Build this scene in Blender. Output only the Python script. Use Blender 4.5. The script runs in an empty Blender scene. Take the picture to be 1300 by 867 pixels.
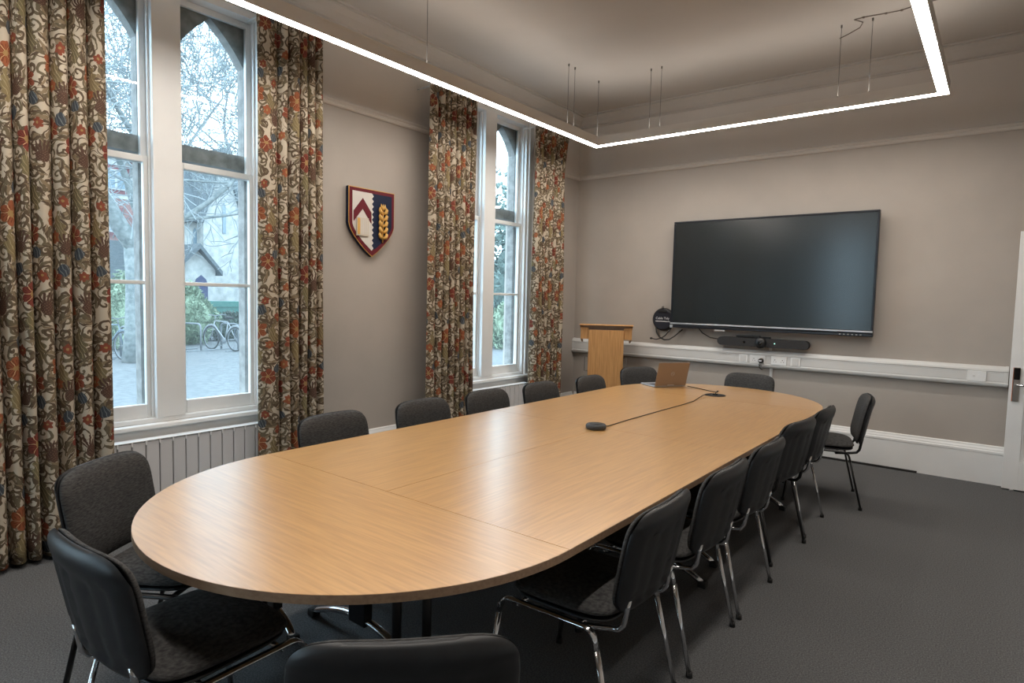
import bpy, bmesh, math, random
from mathutils import Vector, Matrix, Euler
PI = math.pi
R = math.radians
sc = bpy.context.scene
col = sc.collection
rnd = random.Random(7)

# ------------------------------------------------------------------ mesh collector
class MB:
    def __init__(s): s.v = []; s.f = []; s.uv = None; s.sm = []
    def add(s, vs, fs, smooth=False):
        b = len(s.v); s.v += [tuple(v) for v in vs]
        s.f += [tuple(i + b for i in f) for f in fs]; s.sm += [smooth] * len(fs)
    def box(s, x0, x1, y0, y1, z0, z1, M=None):
        vs = [Vector((x, y, z)) for z in (z0, z1) for y in (y0, y1) for x in (x0, x1)]
        if M: vs = [M @ v for v in vs]
        s.add(vs, [(0, 2, 3, 1), (4, 5, 7, 6), (0, 1, 5, 4), (2, 6, 7, 3), (0, 4, 6, 2), (1, 3, 7, 5)])
    def bev(s, x0, x1, y0, y1, z0, z1, b=.004, M=None):
        bm = bmesh.new(); bmesh.ops.create_cube(bm, size=1)
        for v in bm.verts:
            v.co = Vector((x0 + (v.co.x + .5) * (x1 - x0), y0 + (v.co.y + .5) * (y1 - y0), z0 + (v.co.z + .5) * (z1 - z0)))
        bmesh.ops.bevel(bm, geom=bm.edges[:], offset=b, segments=2, affect='EDGES', profile=.5)
        bm.verts.ensure_lookup_table()
        s.add([(M @ v.co) if M else v.co.copy() for v in bm.verts], [[v.index for v in f.verts] for f in bm.faces]); bm.free()
    def tube(s, pts, r, n=8, ry=None, cap=True, closed=False, up=(0, 0, 1), smooth=True):
        pts = [Vector(p) for p in pts]; m = len(pts)
        rr = r if isinstance(r, (list, tuple)) else [r] * m
        vs = []; up = Vector(up); prev = None
        for i, p in enumerate(pts):
            if closed: t = pts[(i + 1) % m] - pts[i - 1]
            else: t = pts[min(i + 1, m - 1)] - pts[max(i - 1, 0)]
            if t.length < 1e-9: t = Vector((0, 0, 1))
            t.normalize()
            if prev is None:
                a = up.cross(t)
                if a.length < .05: a = Vector((1, 0, 0)).cross(t)
                if a.length < .05: a = Vector((0, 1, 0)).cross(t)
            else: a = prev - t * prev.dot(t)
            a.normalize(); prev = a; b = t.cross(a)
            q = ry if ry else rr[i]
            for k in range(n):
                th = 2 * PI * k / n
                vs.append(p + a * math.cos(th) * rr[i] + b * math.sin(th) * q)
        fs = []
        for i in range(m if closed else m - 1):
            j = (i + 1) % m
            for k in range(n):
                k2 = (k + 1) % n; fs.append((i * n + k, i * n + k2, j * n + k2, j * n + k))
        if cap and not closed:
            fs.append(tuple(range(n))[::-1]); fs.append(tuple(range((m - 1) * n, m * n)))
        s.add(vs, fs, smooth)
    def cyl(s, c, r, h, axis='z', n=32, r2=None, M=None, smooth=True):
        c = Vector(c); r2 = r if r2 is None else r2; vs = []
        for q, rad in ((0, r), (1, r2)):
            for k in range(n):
                a = 2 * PI * k / n; x, y = math.cos(a) * rad, math.sin(a) * rad
                d = {'z': (x, y, q * h), 'x': (q * h, x, y), 'y': (y, q * h, x)}[axis]
                v = c + Vector(d); vs.append(M @ v if M else v)
        b = len(s.v); s.v += [tuple(v) for v in vs]
        for k in range(n): s.f.append((b + k, b + (k + 1) % n, b + n + (k + 1) % n, b + n + k)); s.sm.append(smooth)
        s.f.append(tuple(b + k for k in range(n))[::-1]); s.f.append(tuple(b + n + k for k in range(n))); s.sm += [False, False]
    def lathe(s, prof, c=(0, 0, 0), n=32, axis='z', M=None):
        c = Vector(c); vs = []; m = len(prof)
        for (r, h) in prof:
            for k in range(n):
                a = 2 * PI * k / n; x, y = math.cos(a) * r, math.sin(a) * r
                d = {'z': (x, y, h), 'x': (h, x, y), 'y': (y, h, x)}[axis]
                v = c + Vector(d); vs.append(M @ v if M else v)
        fs = [(i * n + k, i * n + (k + 1) % n, (i + 1) * n + (k + 1) % n, (i + 1) * n + k) for i in range(m - 1) for k in range(n)]
        s.add(vs, fs, True)
    def prism(s, poly, h0, h1, f=lambda x, y, h: (x, y, h)):
        n = len(poly); vs = [f(x, y, h) for h in (h0, h1) for x, y in poly]
        s.add(vs, [tuple(range(n))[::-1], tuple(range(n, 2 * n))] + [(k, (k + 1) % n, n + (k + 1) % n, n + k) for k in range(n)])
    def build(s, name, mat, parent=None, fix=True, smooth=None):
        me = bpy.data.meshes.new(name); me.from_pydata(s.v, [], s.f)
        for p, q in zip(me.polygons, s.sm): p.use_smooth = q if smooth is None else smooth
        if fix:
            bm = bmesh.new(); bm.from_mesh(me); bmesh.ops.recalc_face_normals(bm, faces=bm.faces[:]); bm.to_mesh(me); bm.free()
        me.materials.append(mat)
        o = bpy.data.objects.new(name, me); col.objects.link(o)
        if parent: o.parent = parent
        return o

def empty(name, loc=(0, 0, 0), rz=0):
    o = bpy.data.objects.new(name, None); o.location = loc; o.rotation_euler = (0, 0, rz); o.empty_display_size = .1
    col.objects.link(o); return o
def tag(o, label=None, cat=None, group=None, kind=None):
    if label: o['label'] = label
    if cat: o['category'] = cat
    if group: o['group'] = group
    if kind: o['kind'] = kind
    return o
def struct(o): o['kind'] = 'structure'; return o
def kids(o): return [c for c in bpy.data.objects if c.parent == o]
def copy_tree(o, parent=None):
    c = o.copy(); col.objects.link(c)
    if parent: c.parent = parent
    for ch in kids(o): copy_tree(ch, c)
    return c

# ------------------------------------------------------------------ materials
def lin(c):
    return tuple(((x / 255) / 12.92 if x / 255 <= .04045 else ((x / 255 + .055) / 1.055) ** 2.4) for x in c) + (1,)
def mat(name, c, rough=.5, metal=0, spec=.5, coat=0):
    m = bpy.data.materials.new(name); m.use_nodes = True; b = m.node_tree.nodes['Principled BSDF']
    b.inputs['Base Color'].default_value = c if len(c) == 4 else tuple(c) + (1,)
    b.inputs['Roughness'].default_value = rough; b.inputs['Metallic'].default_value = metal
    b.inputs['Specular IOR Level'].default_value = spec; b.inputs['Coat Weight'].default_value = coat
    return m
def nd(m, t, **kw):
    n = m.node_tree.nodes.new(t)
    for k, v in kw.items(): setattr(n, k, v)
    return n
def lk(m, a, b): m.node_tree.links.new(a, b)
def noisy(m, c1, c2, scale=20, detail=4, stretch=(1, 1, 1), lo=.35, hi=.65, bump=0, bscale=None, rot=(0, 0, 0), coord='Object', bdist=.001):
    b = m.node_tree.nodes['Principled BSDF']
    tc = nd(m, 'ShaderNodeTexCoord'); mp = nd(m, 'ShaderNodeMapping'); mp.inputs['Scale'].default_value = stretch; mp.inputs['Rotation'].default_value = rot
    lk(m, tc.outputs[coord], mp.inputs[0])
    n = nd(m, 'ShaderNodeTexNoise'); n.inputs['Scale'].default_value = scale; n.inputs['Detail'].default_value = detail
    lk(m, mp.outputs[0], n.inputs['Vector'])
    r = nd(m, 'ShaderNodeValToRGB'); r.color_ramp.elements[0].position = lo; r.color_ramp.elements[1].position = hi
    r.color_ramp.elements[0].color = tuple(c1[:3]) + (1,); r.color_ramp.elements[1].color = tuple(c2[:3]) + (1,)
    lk(m, n.outputs['Fac'], r.inputs[0]); lk(m, r.outputs[0], b.inputs['Base Color'])
    if bump:
        n2 = n
        if bscale:
            n2 = nd(m, 'ShaderNodeTexNoise'); n2.inputs['Scale'].default_value = bscale; n2.inputs['Detail'].default_value = 3; lk(m, mp.outputs[0], n2.inputs['Vector'])
        bp = nd(m, 'ShaderNodeBump'); bp.inputs['Strength'].default_value = bump; bp.inputs['Distance'].default_value = bdist
        lk(m, n2.outputs['Fac'], bp.inputs['Height']); lk(m, bp.outputs[0], b.inputs['Normal'])
    return m
def k(c, f): return tuple(min(1, x * f) for x in c[:3]) + (1,)

M = {}
wallc = (.43, .39, .35)
M['wall'] = noisy(mat('wall_paint', wallc, .75, spec=.25), k(wallc, .965), k(wallc, 1.035), 2.5, 5, bump=.12, bscale=60, bdist=.002)
fr = (.50, .468, .435)
M['frieze'] = noisy(mat('frieze_paint', fr, .8, spec=.2), k(fr, 1.17), k(fr, 1.23), 2, 4, bump=.05, bscale=40)
M['ceil'] = noisy(mat('ceiling_paint', fr, .85, spec=.2), k(fr, .95), k(fr, 1.02), 1.3, 4, bump=.05, bscale=30)
M['white'] = noisy(mat('white_gloss_paint', (.82, .83, .83), .35), (.80, .81, .81), (.84, .85, .85), 3, 3, bump=.05, bscale=25)
M['upvc'] = mat('white_plastic', (.66, .66, .65), .4)
M['rad'] = mat('radiator_enamel', (.62, .62, .63), .35)
cp = (.040, .040, .042)
M['carpet'] = noisy(mat('carpet', cp, .95, spec=.1), (.078, .079, .082), (.165, .166, .168), 160, 3, lo=.36, hi=.68, bump=.6, bscale=300, bdist=.003)
M['fabric'] = noisy(mat('charcoal_fabric', (.03, .03, .03), .9, spec=.2), (.026, .026, .027), (.082, .080, .078), 60, 4, stretch=(1, 1, 5), lo=.3, hi=.7, bump=.5, bscale=160, bdist=.0015)
M['plastic'] = noisy(mat('black_plastic', (.012, .013, .015), .42), (.010, .011, .013), (.015, .016, .018), 30, 2, bump=.15, bscale=500, bdist=.0005)
M['chrome'] = mat('chrome', (.62, .63, .65), .12, metal=1)
M['blackmetal'] = mat('black_metal', (.008, .008, .009), .3)
M['rubber'] = mat('rubber', (.012, .012, .012), .7)
M['steel'] = mat('brushed_steel', (.42, .38, .34), .35, metal=1)
M['silver'] = mat('silver_trim', (.55, .56, .58), .35, metal=.8)
M['copper'] = mat('copper_edge', (.65, .22, .07), .35, metal=.5)
M['bezel'] = mat('screen_bezel', (.008, .010, .016), .3)
scn = mat('screen_glass', (.010, .015, .017), .2, spec=.75)
M['screen'] = scn
M['video'] = noisy(mat('video_bar_mesh', (.02, .02, .022), .7), (.013, .013, .014), (.03, .03, .032), 300, 2)
M['lens'] = mat('lens', (.004, .004, .005), .08)
M['paperwhite'] = mat('print_white', (.7, .7, .72), .6)
M['laptop'] = mat('laptop_lid', (.24, .175, .125), .5, metal=.1)
M['laptopbase'] = mat('laptop_deck', (.40, .41, .44), .35, metal=.6)
M['keys'] = mat('keycaps', (.05, .055, .07), .5)
M['gold'] = mat('gold_paint', (.62, .36, .09), .45)
M['maroon'] = mat('maroon_paint', (.125, .010, .018), .6, spec=.25)
M['navy'] = mat('navy_paint', (.008, .015, .042), .6, spec=.25)
M['shieldwhite'] = mat('ivory_paint', (.62, .59, .55), .5)
M['book'] = mat('book_cream', (.58, .52, .44), .5)
M['cable'] = mat('cable_black', (.012, .012, .012), .5)
M['wire'] = mat('steel_wire', (.16, .15, .14), .4, metal=.6)
M['stain'] = mat('cracked_plaster', (.20, .17, .15), .9)

def wood(name, ang=0., a=(.68, .385, .140), b=(.53, .275, .092), sc_=1.0, rough=.285):
    m = mat(name, a, rough, spec=.9 if rough < .3 else .5); bs = m.node_tree.nodes['Principled BSDF']
    if rough < .3: bs.inputs['Coat Weight'].default_value = 1; bs.inputs['Coat Roughness'].default_value = .28
    tc = nd(m, 'ShaderNodeTexCoord'); mp = nd(m, 'ShaderNodeMapping'); mp.inputs['Rotation'].default_value = (0, 0, ang)
    lk(m, tc.outputs['Object'], mp.inputs[0])
    m2 = nd(m, 'ShaderNodeMapping'); m2.inputs['Scale'].default_value = (.75 * sc_, 7 * sc_, 7 * sc_); lk(m, mp.outputs[0], m2.inputs[0])
    n1 = nd(m, 'ShaderNodeTexNoise'); n1.inputs['Scale'].default_value = 1.6; n1.inputs['Detail'].default_value = 3; n1.inputs['Distortion'].default_value = .6; lk(m, m2.outputs[0], n1.inputs['Vector'])
    ml = nd(m, 'ShaderNodeMath', operation='MULTIPLY'); ml.inputs[1].default_value = 24; lk(m, n1.outputs['Fac'], ml.inputs[0])
    sn = nd(m, 'ShaderNodeMath', operation='SINE'); lk(m, ml.outputs[0], sn.inputs[0])
    m3 = nd(m, 'ShaderNodeMapping'); m3.inputs['Scale'].default_value = (2.2 * sc_, 40 * sc_, 40 * sc_); lk(m, mp.outputs[0], m3.inputs[0])
    n2 = nd(m, 'ShaderNodeTexNoise'); n2.inputs['Scale'].default_value = 2.2; n2.inputs['Detail'].default_value = 3; lk(m, m3.outputs[0], n2.inputs['Vector'])
    ad = nd(m, 'ShaderNodeMath', operation='MULTIPLY_ADD'); ad.inputs[1].default_value = .045; lk(m, sn.outputs[0], ad.inputs[0]); lk(m, n2.outputs['Fac'], ad.inputs[2])
    r = nd(m, 'ShaderNodeValToRGB'); r.color_ramp.elements[0].position = .30; r.color_ramp.elements[1].position = .66
    r.color_ramp.elements[0].color = b + (1,); r.color_ramp.elements[1].color = a + (1,)
    lk(m, ad.outputs[0], r.inputs[0]); lk(m, r.outputs[0], bs.inputs['Base Color'])
    return m
M['woodY'] = wood('oak_laminate_lengthways', R(90))
M['woodX'] = wood('oak_laminate_crossways', 0)
M['edge'] = wood('oak_edge_band', 0, (.36, .24, .155), (.27, .17, .105), rough=.4)
M['woodZ'] = wood('oak_lectern', 0, (.56, .30, .115), (.42, .21, .075), rough=.4)
# vertical grain for the lectern
for n in M['woodZ'].node_tree.nodes:
    if n.type == 'MAPPING' and abs(n.inputs['Scale'].default_value[0] - 1) < 1e-6: n.inputs['Rotation'].default_value = (0, R(90), 0)

# glass that lets daylight straight through, with a surface reflection
def glass():
    m = bpy.data.materials.new('window_glass'); m.use_nodes = True; nt = m.node_tree; nt.nodes.clear()
    out = nd(m, 'ShaderNodeOutputMaterial'); t = nd(m, 'ShaderNodeBsdfTransparent'); g = nd(m, 'ShaderNodeBsdfGlossy')
    t.inputs[0].default_value = (.93, .97, .98, 1); g.inputs['Roughness'].default_value = .02
    f = nd(m, 'ShaderNodeFresnel'); f.inputs[0].default_value = 1.45
    tl = nd(m, 'ShaderNodeBsdfTranslucent'); tl.inputs[0].default_value = (.9, .97, 1, 1); y = nd(m, 'ShaderNodeMixShader'); y.inputs[0].default_value = .022
    lk(m, t.outputs[0], y.inputs[1]); lk(m, tl.outputs[0], y.inputs[2])
    x = nd(m, 'ShaderNodeMixShader'); gm_ = nd(m, 'ShaderNodeNewGeometry'); iv = nd(m, 'ShaderNodeMath', operation='SUBTRACT'); iv.inputs[0].default_value = 1; lk(m, gm_.outputs['Backfacing'], iv.inputs[1])
    ff = nd(m, 'ShaderNodeMath', operation='MULTIPLY'); lk(m, f.outputs[0], ff.inputs[0]); lk(m, iv.outputs[0], ff.inputs[1])
    lk(m, ff.outputs[0], x.inputs[0]); lk(m, y.outputs[0], x.inputs[1]); lk(m, g.outputs[0], x.inputs[2]); lk(m, x.outputs[0], out.inputs[0])
    return m
M['glass'] = glass()
def emit(name, c, s):
    m = bpy.data.materials.new(name); m.use_nodes = True; nt = m.node_tree; nt.nodes.clear()
    out = nd(m, 'ShaderNodeOutputMaterial'); e = nd(m, 'ShaderNodeEmission'); e.inputs[0].default_value = tuple(c) + (1,); e.inputs[1].default_value = s
    lk(m, e.outputs[0], out.inputs[0]); m.cycles.emission_sampling = 'FRONT'; return m
LED = 50
M['led'] = emit('led_diffuser', (1, .925, .84), LED)
M['added_glow'] = emit('added_ceiling_glow', (1, .925, .84), 10)  # added upward glow that brightens ceiling and frieze, not a known lamp part
M['greenled'] = emit('status_led', (.5, 1, .8), 1.5)

# --- printed curtain fabric, all maths on the cloth's own arc-length coordinates
def curtain_mat():
    m = mat('printed_linen', (.6, .55, .47), .9, spec=.15); nt = m.node_tree; bs = nt.nodes['Principled BSDF']
    class X:
        def __init__(s, v): s.v = v
    def val(x): return x.v if isinstance(x, X) else x
    def op(o, *a):
        n = nt.nodes.new('ShaderNodeMath'); n.operation = o
        for i, q in enumerate(a):
            q = val(q)
            if isinstance(q, (int, float)): n.inputs[i].default_value = q
            else: nt.links.new(q, n.inputs[i])
        return X(n.outputs[0])
    for nm, o in (('__add__', 'ADD'), ('__sub__', 'SUBTRACT'), ('__mul__', 'MULTIPLY'), ('__truediv__', 'DIVIDE')):
        setattr(X, nm, (lambda o: lambda s, q: op(o, s, q))(o))
    X.__radd__ = lambda s, q: op('ADD', q, s); X.__rsub__ = lambda s, q: op('SUBTRACT', q, s); X.__rmul__ = lambda s, q: op('MULTIPLY', q, s)
    lt = lambda a, b: op('LESS_THAN', a, b); ab = lambda a: op('ABSOLUTE', a); sin = lambda a: op('SINE', a); cos = lambda a: op('COSINE', a)
    sqrt = lambda a: op('SQRT', a); at2 = lambda a, b: op('ARCTAN2', a, b); mn = lambda a, b: op('MINIMUM', a, b); mx = lambda a, b: op('MAXIMUM', a, b)
    uvn = nt.nodes.new('ShaderNodeUVMap'); uvn.uv_map = 'cloth'
    nz = nt.nodes.new('ShaderNodeTexNoise'); nz.inputs['Scale'].default_value = 18; nz.inputs['Detail'].default_value = 2; nt.links.new(uvn.outputs[0], nz.inputs['Vector'])
    s0 = nt.nodes.new('ShaderNodeSeparateXYZ'); nt.links.new(uvn.outputs[0], s0.inputs[0])
    s1 = nt.nodes.new('ShaderNodeSeparateColor'); nt.links.new(nz.outputs['Color'], s1.inputs[0])
    u = X(s0.outputs[0]) + (X(s1.outputs[0]) - .5) * .035; v = X(s0.outputs[1]) + (X(s1.outputs[1]) - .5) * .035
    cmb = nt.nodes.new('ShaderNodeCombineXYZ'); nt.links.new(u.v, cmb.inputs[0]); nt.links.new(v.v, cmb.inputs[1])
    def mixc(c, colr, mask):
        n = nt.nodes.new('ShaderNodeMix'); n.data_type = 'RGBA'; nt.links.new(mask.v, n.inputs[0])
        for i, q in ((6, c), (7, colr)):
            if isinstance(q, tuple): n.inputs[i].default_value = q[:3] + (1,)
            else: nt.links.new(q, n.inputs[i])
        return n.outputs[2]
    c = (.46, .395, .31)
    def cells(scale, off):
        mp = nt.nodes.new('ShaderNodeMapping'); mp.inputs['Location'].default_value = (off, off * .7, 0); nt.links.new(cmb.outputs[0], mp.inputs[0])
        vo = nt.nodes.new('ShaderNodeTexVoronoi'); vo.voronoi_dimensions = '2D'; vo.inputs['Scale'].default_value = scale; vo.inputs['Randomness'].default_value = .75
        nt.links.new(mp.outputs[0], vo.inputs['Vector'])
        sp = nt.nodes.new('ShaderNodeSeparateXYZ'); nt.links.new(vo.outputs['Position'], sp.inputs[0])
        sv = nt.nodes.new('ShaderNodeSeparateXYZ'); nt.links.new(mp.outputs[0], sv.inputs[0])
        scl = nt.nodes.new('ShaderNodeSeparateColor'); nt.links.new(vo.outputs['Color'], scl.inputs[0])
        return X(sv.outputs[0]) - X(sp.outputs[0]), X(sv.outputs[1]) - X(sp.outputs[1]), X(scl.outputs[0]), X(scl.outputs[1])
    olive = (.13, .104, .066); brown = (.098, .070, .046); tan = (.21, .158, .10)
    # scrolling tendrils
    for scale, off, L, cc in ((9.5, 3.1, .048, olive), (11.5, 7.7, .040, brown)):
        x, y, r1, r2 = cells(scale, off); rr = sqrt(x * x + y * y); a = at2(y, x)
        sp = sin(a + rr * 190 + r1 * 6.28)
        c = mixc(c, cc, lt(0.28, sp) * lt(rr, L))
    # leaves with random headings
    for scale, off, L, wd, ca, cb in ((10, 1.3, .058, .40, olive, tan), (8.5, 5.9, .062, .36, brown, olive), (14, 9.1, .036, .45, tan, brown)):
        x, y, r1, r2 = cells(scale, off); th = r1 * 6.28
        px = x * cos(th) + y * sin(th); py = y * cos(th) - x * sin(th)
        py = py + px * px * 5
        w = ((L - ab(px)) * wd)
        msk = lt(ab(py), w) * lt(.0012, ab(py)) * lt(r2, .66)
        c = mixc(c, ca, msk); c = mixc(c, cb, msk * lt(py, 0.0))
    Wt, Ht = .48, .80
    def loc(cu, cv): return op('WRAP', u - cu, Wt / 2, -Wt / 2), op('WRAP', v - cv, Ht / 2, -Ht / 2)
    def longleaf(c, cu, cv, L, w, colr):
        x, y = loc(cu, cv); x = x + sin(y * 30) * .008
        ww = (L - ab(y)) * (w / L) + sin(y * 170) * .006
        mk = lt(ab(x), ww); c = mixc(c, colr, mk)
        return mixc(c, (.36, .29, .17), mk * lt(ab(sin(x * 150 + y * 60)), .22))
    for cu, cv, colr in ((.10, .51, (.17, .14, .075)), (.37, .10, (.20, .155, .08)), (.25, .38, (.13, .105, .06)), (.0, .22, (.17, .13, .07))):
        c = longleaf(c, cu, cv, .095, .036, colr)
    def thistle(c, cu, cv, s):
        x, y = loc(cu, cv); rr = sqrt(x * x + y * y); a = at2(x, y + .03)
        spk = lt(rr, s * (1.15) ) * lt(0, y) * lt(ab(a), .75) * lt(ab(a * 1.0), 2) * lt(0.0, sin(a * 26) + (1.4 - rr * (1.6 / s)))
        body = lt(x * x + (y + s * .25) * (y + s * .25) * 1.0, (s * .55) ** 2)
        c = mixc(c, (.085, .048, .035), mx(spk, body))
        return mixc(c, (.16, .10, .065), body * lt(.55, sin(x * 420) * sin(y * 420)))
    for cu, cv in ((.30, .60), (.04, .90 - .8 + .02)): c = thistle(c, cu, cv, .062)
    def flower(c, cu, cv, s, colr, n=3, lines=True):
        x, y = loc(cu, cv); rr = sqrt(x * x + y * y * .85); a = at2(y, x)
        edge = (ab(sin(a * n)) * .30 + .72) * s
        mk = lt(rr, edge); c = mixc(c, colr, mk)
        if lines:
            c = mixc(c, (.52, .36, .20), mk * lt(ab(sin(a * n)) * rr, .0035))
            c = mixc(c, k(colr, .6)[:3], mk * lt(rr, s * .72) * lt(.86, ab(sin(a * n * 3))))
        return mixc(c, (.30, .19, .08), lt(rr, s * .24))
    red = (.175, .045, .032); org = (.26, .085, .040); rust = (.205, .06, .035)
    c = flower(c, .10, .66, .060, red); c = flower(c, .37, .27, .060, org); c = flower(c, .22, .18, .052, rust); c = flower(c, .44, .74, .050, rust)
    for cu, cv, s in ((.19, .565, .030), (.45, .165, .030), (.03, .36, .027), (.28, .755, .027), (.16, .02, .028), (.42, .47, .026)):
        c = flower(c, cu, cv, s, org if s > .0275 else rust, 3, False)
    for cu, cv in ((.14, .455), (.40, .655 - .25), (.25, .87 - .8 + .01), (.02, .79)):
        x, y = loc(cu, cv); w = lt(x * x * 1.3 + y * y, .033 ** 2)
        c = mixc(c, (.050, .058, .068), w); c = mixc(c, (.16, .17, .17), w * lt(.8, sin(x * 320 + y * 130)))
    nt.links.new(c, bs.inputs['Base Color'])
    wv = nt.nodes.new('ShaderNodeTexNoise'); wv.inputs['Scale'].default_value = 400; nt.links.new(uvn.outputs[0], wv.inputs['Vector'])
    bp = nt.nodes.new('ShaderNodeBump'); bp.inputs['Strength'].default_value = .25; bp.inputs['Distance'].default_value = .001
    nt.links.new(wv.outputs['Fac'], bp.inputs['Height']); nt.links.new(bp.outputs[0], bs.inputs['Normal'])
    return m
M['curtain'] = curtain_mat()
M['lining'] = mat('curtain_lining', (.45, .40, .34), .9)

# ------------------------------------------------------------------ room numbers (metres)
WX = -4.256      # window wall face
FY = 6.68        # far wall face
RX = 1.30; BY = -2.6; H = 3.75
RAIL = 2.99
WT = .30         # outer wall thickness
wins = [(1.15, 2.43), (4.335, 5.615), (-2.03, -.75)]
WZ0, WZ1 = .64, 3.46

# floor, ceiling
m_ = MB(); m_.box(WX, RX, BY, FY, -.12, 0); struct(m_.build('floor', M['carpet']))
m_ = MB(); m_.box(WX - WT, RX + .1, BY - .1, FY + .1, H, H + .1); struct(m_.build('ceiling', M['ceil']))
# left wall with openings: lower colour and frieze are one wall, two finishes
def wall_left(z0, z1, name, mt):
    m_ = MB(); ys = [BY - .1]
    for a, b in sorted(wins): ys += [a, b]
    ys.append(FY + .1)
    for i in range(0, len(ys), 2):
        m_.box(WX - WT, WX, ys[i], ys[i + 1], z0, z1)
    for a, b in wins:
        if z0 < WZ0: m_.box(WX - WT, WX, a, b, z0, WZ0)
        if z1 > WZ1: m_.box(WX - WT, WX, a, b, max(z0, WZ1), z1)
    return struct(m_.build(name, mt))
wl = wall_left(-.12, RAIL + .02, 'wall_left', M['wall'])
wl2 = wall_left(RAIL + .02, H, 'wall_left_upper', M['frieze'])
m_ = MB(); m_.box(WX - WT, RX + .1, FY, FY + .1, -.12, RAIL + .02); struct(m_.build('wall_far', M['wall']))
m_ = MB(); m_.box(WX - WT, RX + .1, FY, FY + .1, RAIL + .02, H); struct(m_.build('wall_far_upper', M['frieze']))
m_ = MB(); m_.box(RX, RX + .1, BY - .1, FY, -.12, H); struct(m_.build('wall_right', M['wall']))
# back wall with a window opening (behind the photographer; it shows as the right-hand streak on the screen)
bx0, bx1 = -3.05, -2.45
m_ = MB()
m_.box(WX, bx0, BY - .1, BY, -.12, H); m_.box(bx1, RX, BY - .1, BY, -.12, H); m_.box(bx0, bx1, BY - .1, BY, -.12, .64); m_.box(bx0, bx1, BY - .1, BY, 3.2, H)
struct(m_.build('wall_back', M['wall']))
w = struct(empty('window_4', (bx0, BY, .64)))
m_ = MB()
for a, b in ((0, .05), (.55, .60)): m_.box(a, b, -.09, -.02, 0, 2.56)
for z in (0, 1.25, 2.5): m_.box(0, .6, -.085, -.03, z, z + .06)
m_.build('window_frame', M['white'], w)
m_ = MB(); m_.box(.03, .57, -.06, -.055, .03, 2.53); m_.build('pane', M['glass'], w)

# picture rails
def sweep_profile(prof, path, name, mt):
    """prof: (out, z) pairs; path: list of (point, outdir)"""
    m_ = MB(); n = len(prof); vs = []
    for (p, d) in path:
        for (o, z) in prof: vs.append((p[0] + d[0] * o, p[1] + d[1] * o, z))
    fs = []
    for i in range(len(path) - 1):
        for j in range(n):
            j2 = (j + 1) % n; fs.append((i * n + j, i * n + j2, (i + 1) * n + j2, (i + 1) * n + j))
    fs.append(tuple(range(n))); fs.append(tuple(range((len(path) - 1) * n, len(path) * n)))
    m_.add(vs, fs); return m_.build(name, mt)
rp = [(0, RAIL - .005), (.012, RAIL - .005), (.022, RAIL + .004), (.026, RAIL + .018), (.020, RAIL + .028), (.028, RAIL + .038), (.028, RAIL + .046), (.018, RAIL + .056), (.006, RAIL + .060), (0, RAIL + .060)]
struct(sweep_profile(rp, [((WX, 5.70), (1, 0)), ((WX, FY), (1, -1)), ((RX, FY), (0, -1))], 'trim_1', M['frieze']))
struct(sweep_profile(rp, [((WX, 2.53), (1, 0)), ((WX, 4.23), (1, 0))], 'trim_2', M['frieze']))
struct(sweep_profile(rp, [((WX, -.65), (1, 0)), ((WX, 1.05), (1, 0))], 'trim_3', M['frieze']))
# cornice
cv = [(0, 3.61), (.012, 3.61), (.018, 3.622), (.012, 3.634), (.012, 3.645), (.03, 3.66), (.055, 3.69), (.085, 3.712), (.10, 3.722), (.10, 3.735), (.125, 3.735), (.125, 3.75), (0, 3.75)]
struct(sweep_profile(cv, [((WX, BY), (1, 1)), ((WX, FY), (1, -1)), ((RX, FY), (-1, -1)), ((RX, BY), (-1, 1))], 'trim_4', M['ceil']))
# baseboards
bp_ = [(0, 0), (.026, 0), (.026, .262), (.030, .266), (.030, .284), (.022, .292), (.022, .300), (.014, .316), (.012, .328), (.004, .334), (0, .334)]
struct(sweep_profile(bp_, [((WX + .026, FY), (0, -1)), ((RX, FY), (0, -1))], 'baseboard_far', M['white']))
for nm, a, b in (('baseboard_left', BY, FY - .03),):
    struct(sweep_profile(bp_, [((WX, a), (1, 0)), ((WX, b), (1, 0))], nm, M['white']))
struct(sweep_profile(bp_, [((RX, BY), (-1, 0)), ((RX, FY - .03), (-1, 0))], 'baseboard_right', M['white']))
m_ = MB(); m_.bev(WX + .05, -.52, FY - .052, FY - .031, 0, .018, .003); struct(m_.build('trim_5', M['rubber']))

# ------------------------------------------------------------------ sash windows
M['stone'] = noisy(mat('limestone', (.3, .28, .26), .9), (.20, .19, .18), (.32, .305, .29), 14, 5, bump=.4)
def stone_light(yc, hw, z0, zs, za, ztr, x0, x1, ya, yb, zt):
    """stone surround of one light: jambs, transom, pointed head"""
    m_ = MB()
    f = lambda y, z, x: (x, y, z)
    N = 10; rad = ((2 * hw) ** 2) / (2 * hw)  # pointed arch with radius near the width
    left = []; hgt = za - zs
    for i in range(N + 1):
        t = i / N; left.append((yc - hw * (1 - t), zs + hgt * (t + .09 * math.sin(PI * t ** .8))))
    left[-1] = (yc, za)
    for i in range(N):
        (a, b), (c, d) = left[i], left[i + 1]
        m_.prism([(ya, b), (a, b), (c, d), (ya, d)], x0, x1, f)
        m_.prism([(yb, b), (2 * yc - a, b), (2 * yc - c, d), (yb, d)], x0, x1, f)
    m_.prism([(ya, za), (yb, za), (yb, zt), (ya, zt)], x0, x1, f)
    m_.prism([(ya, z0), (yc - hw, z0), (yc - hw, zs), (ya, zs)], x0, x1, f)
    m_.prism([(yb, z0), (yc + hw, z0), (yc + hw, zs), (yb, zs)], x0, x1, f)
    m_.prism([(yc - hw, ztr), (yc + hw, ztr), (yc + hw, ztr + .105), (yc - hw, ztr + .105)], x0, x1, f)
    return m_
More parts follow.
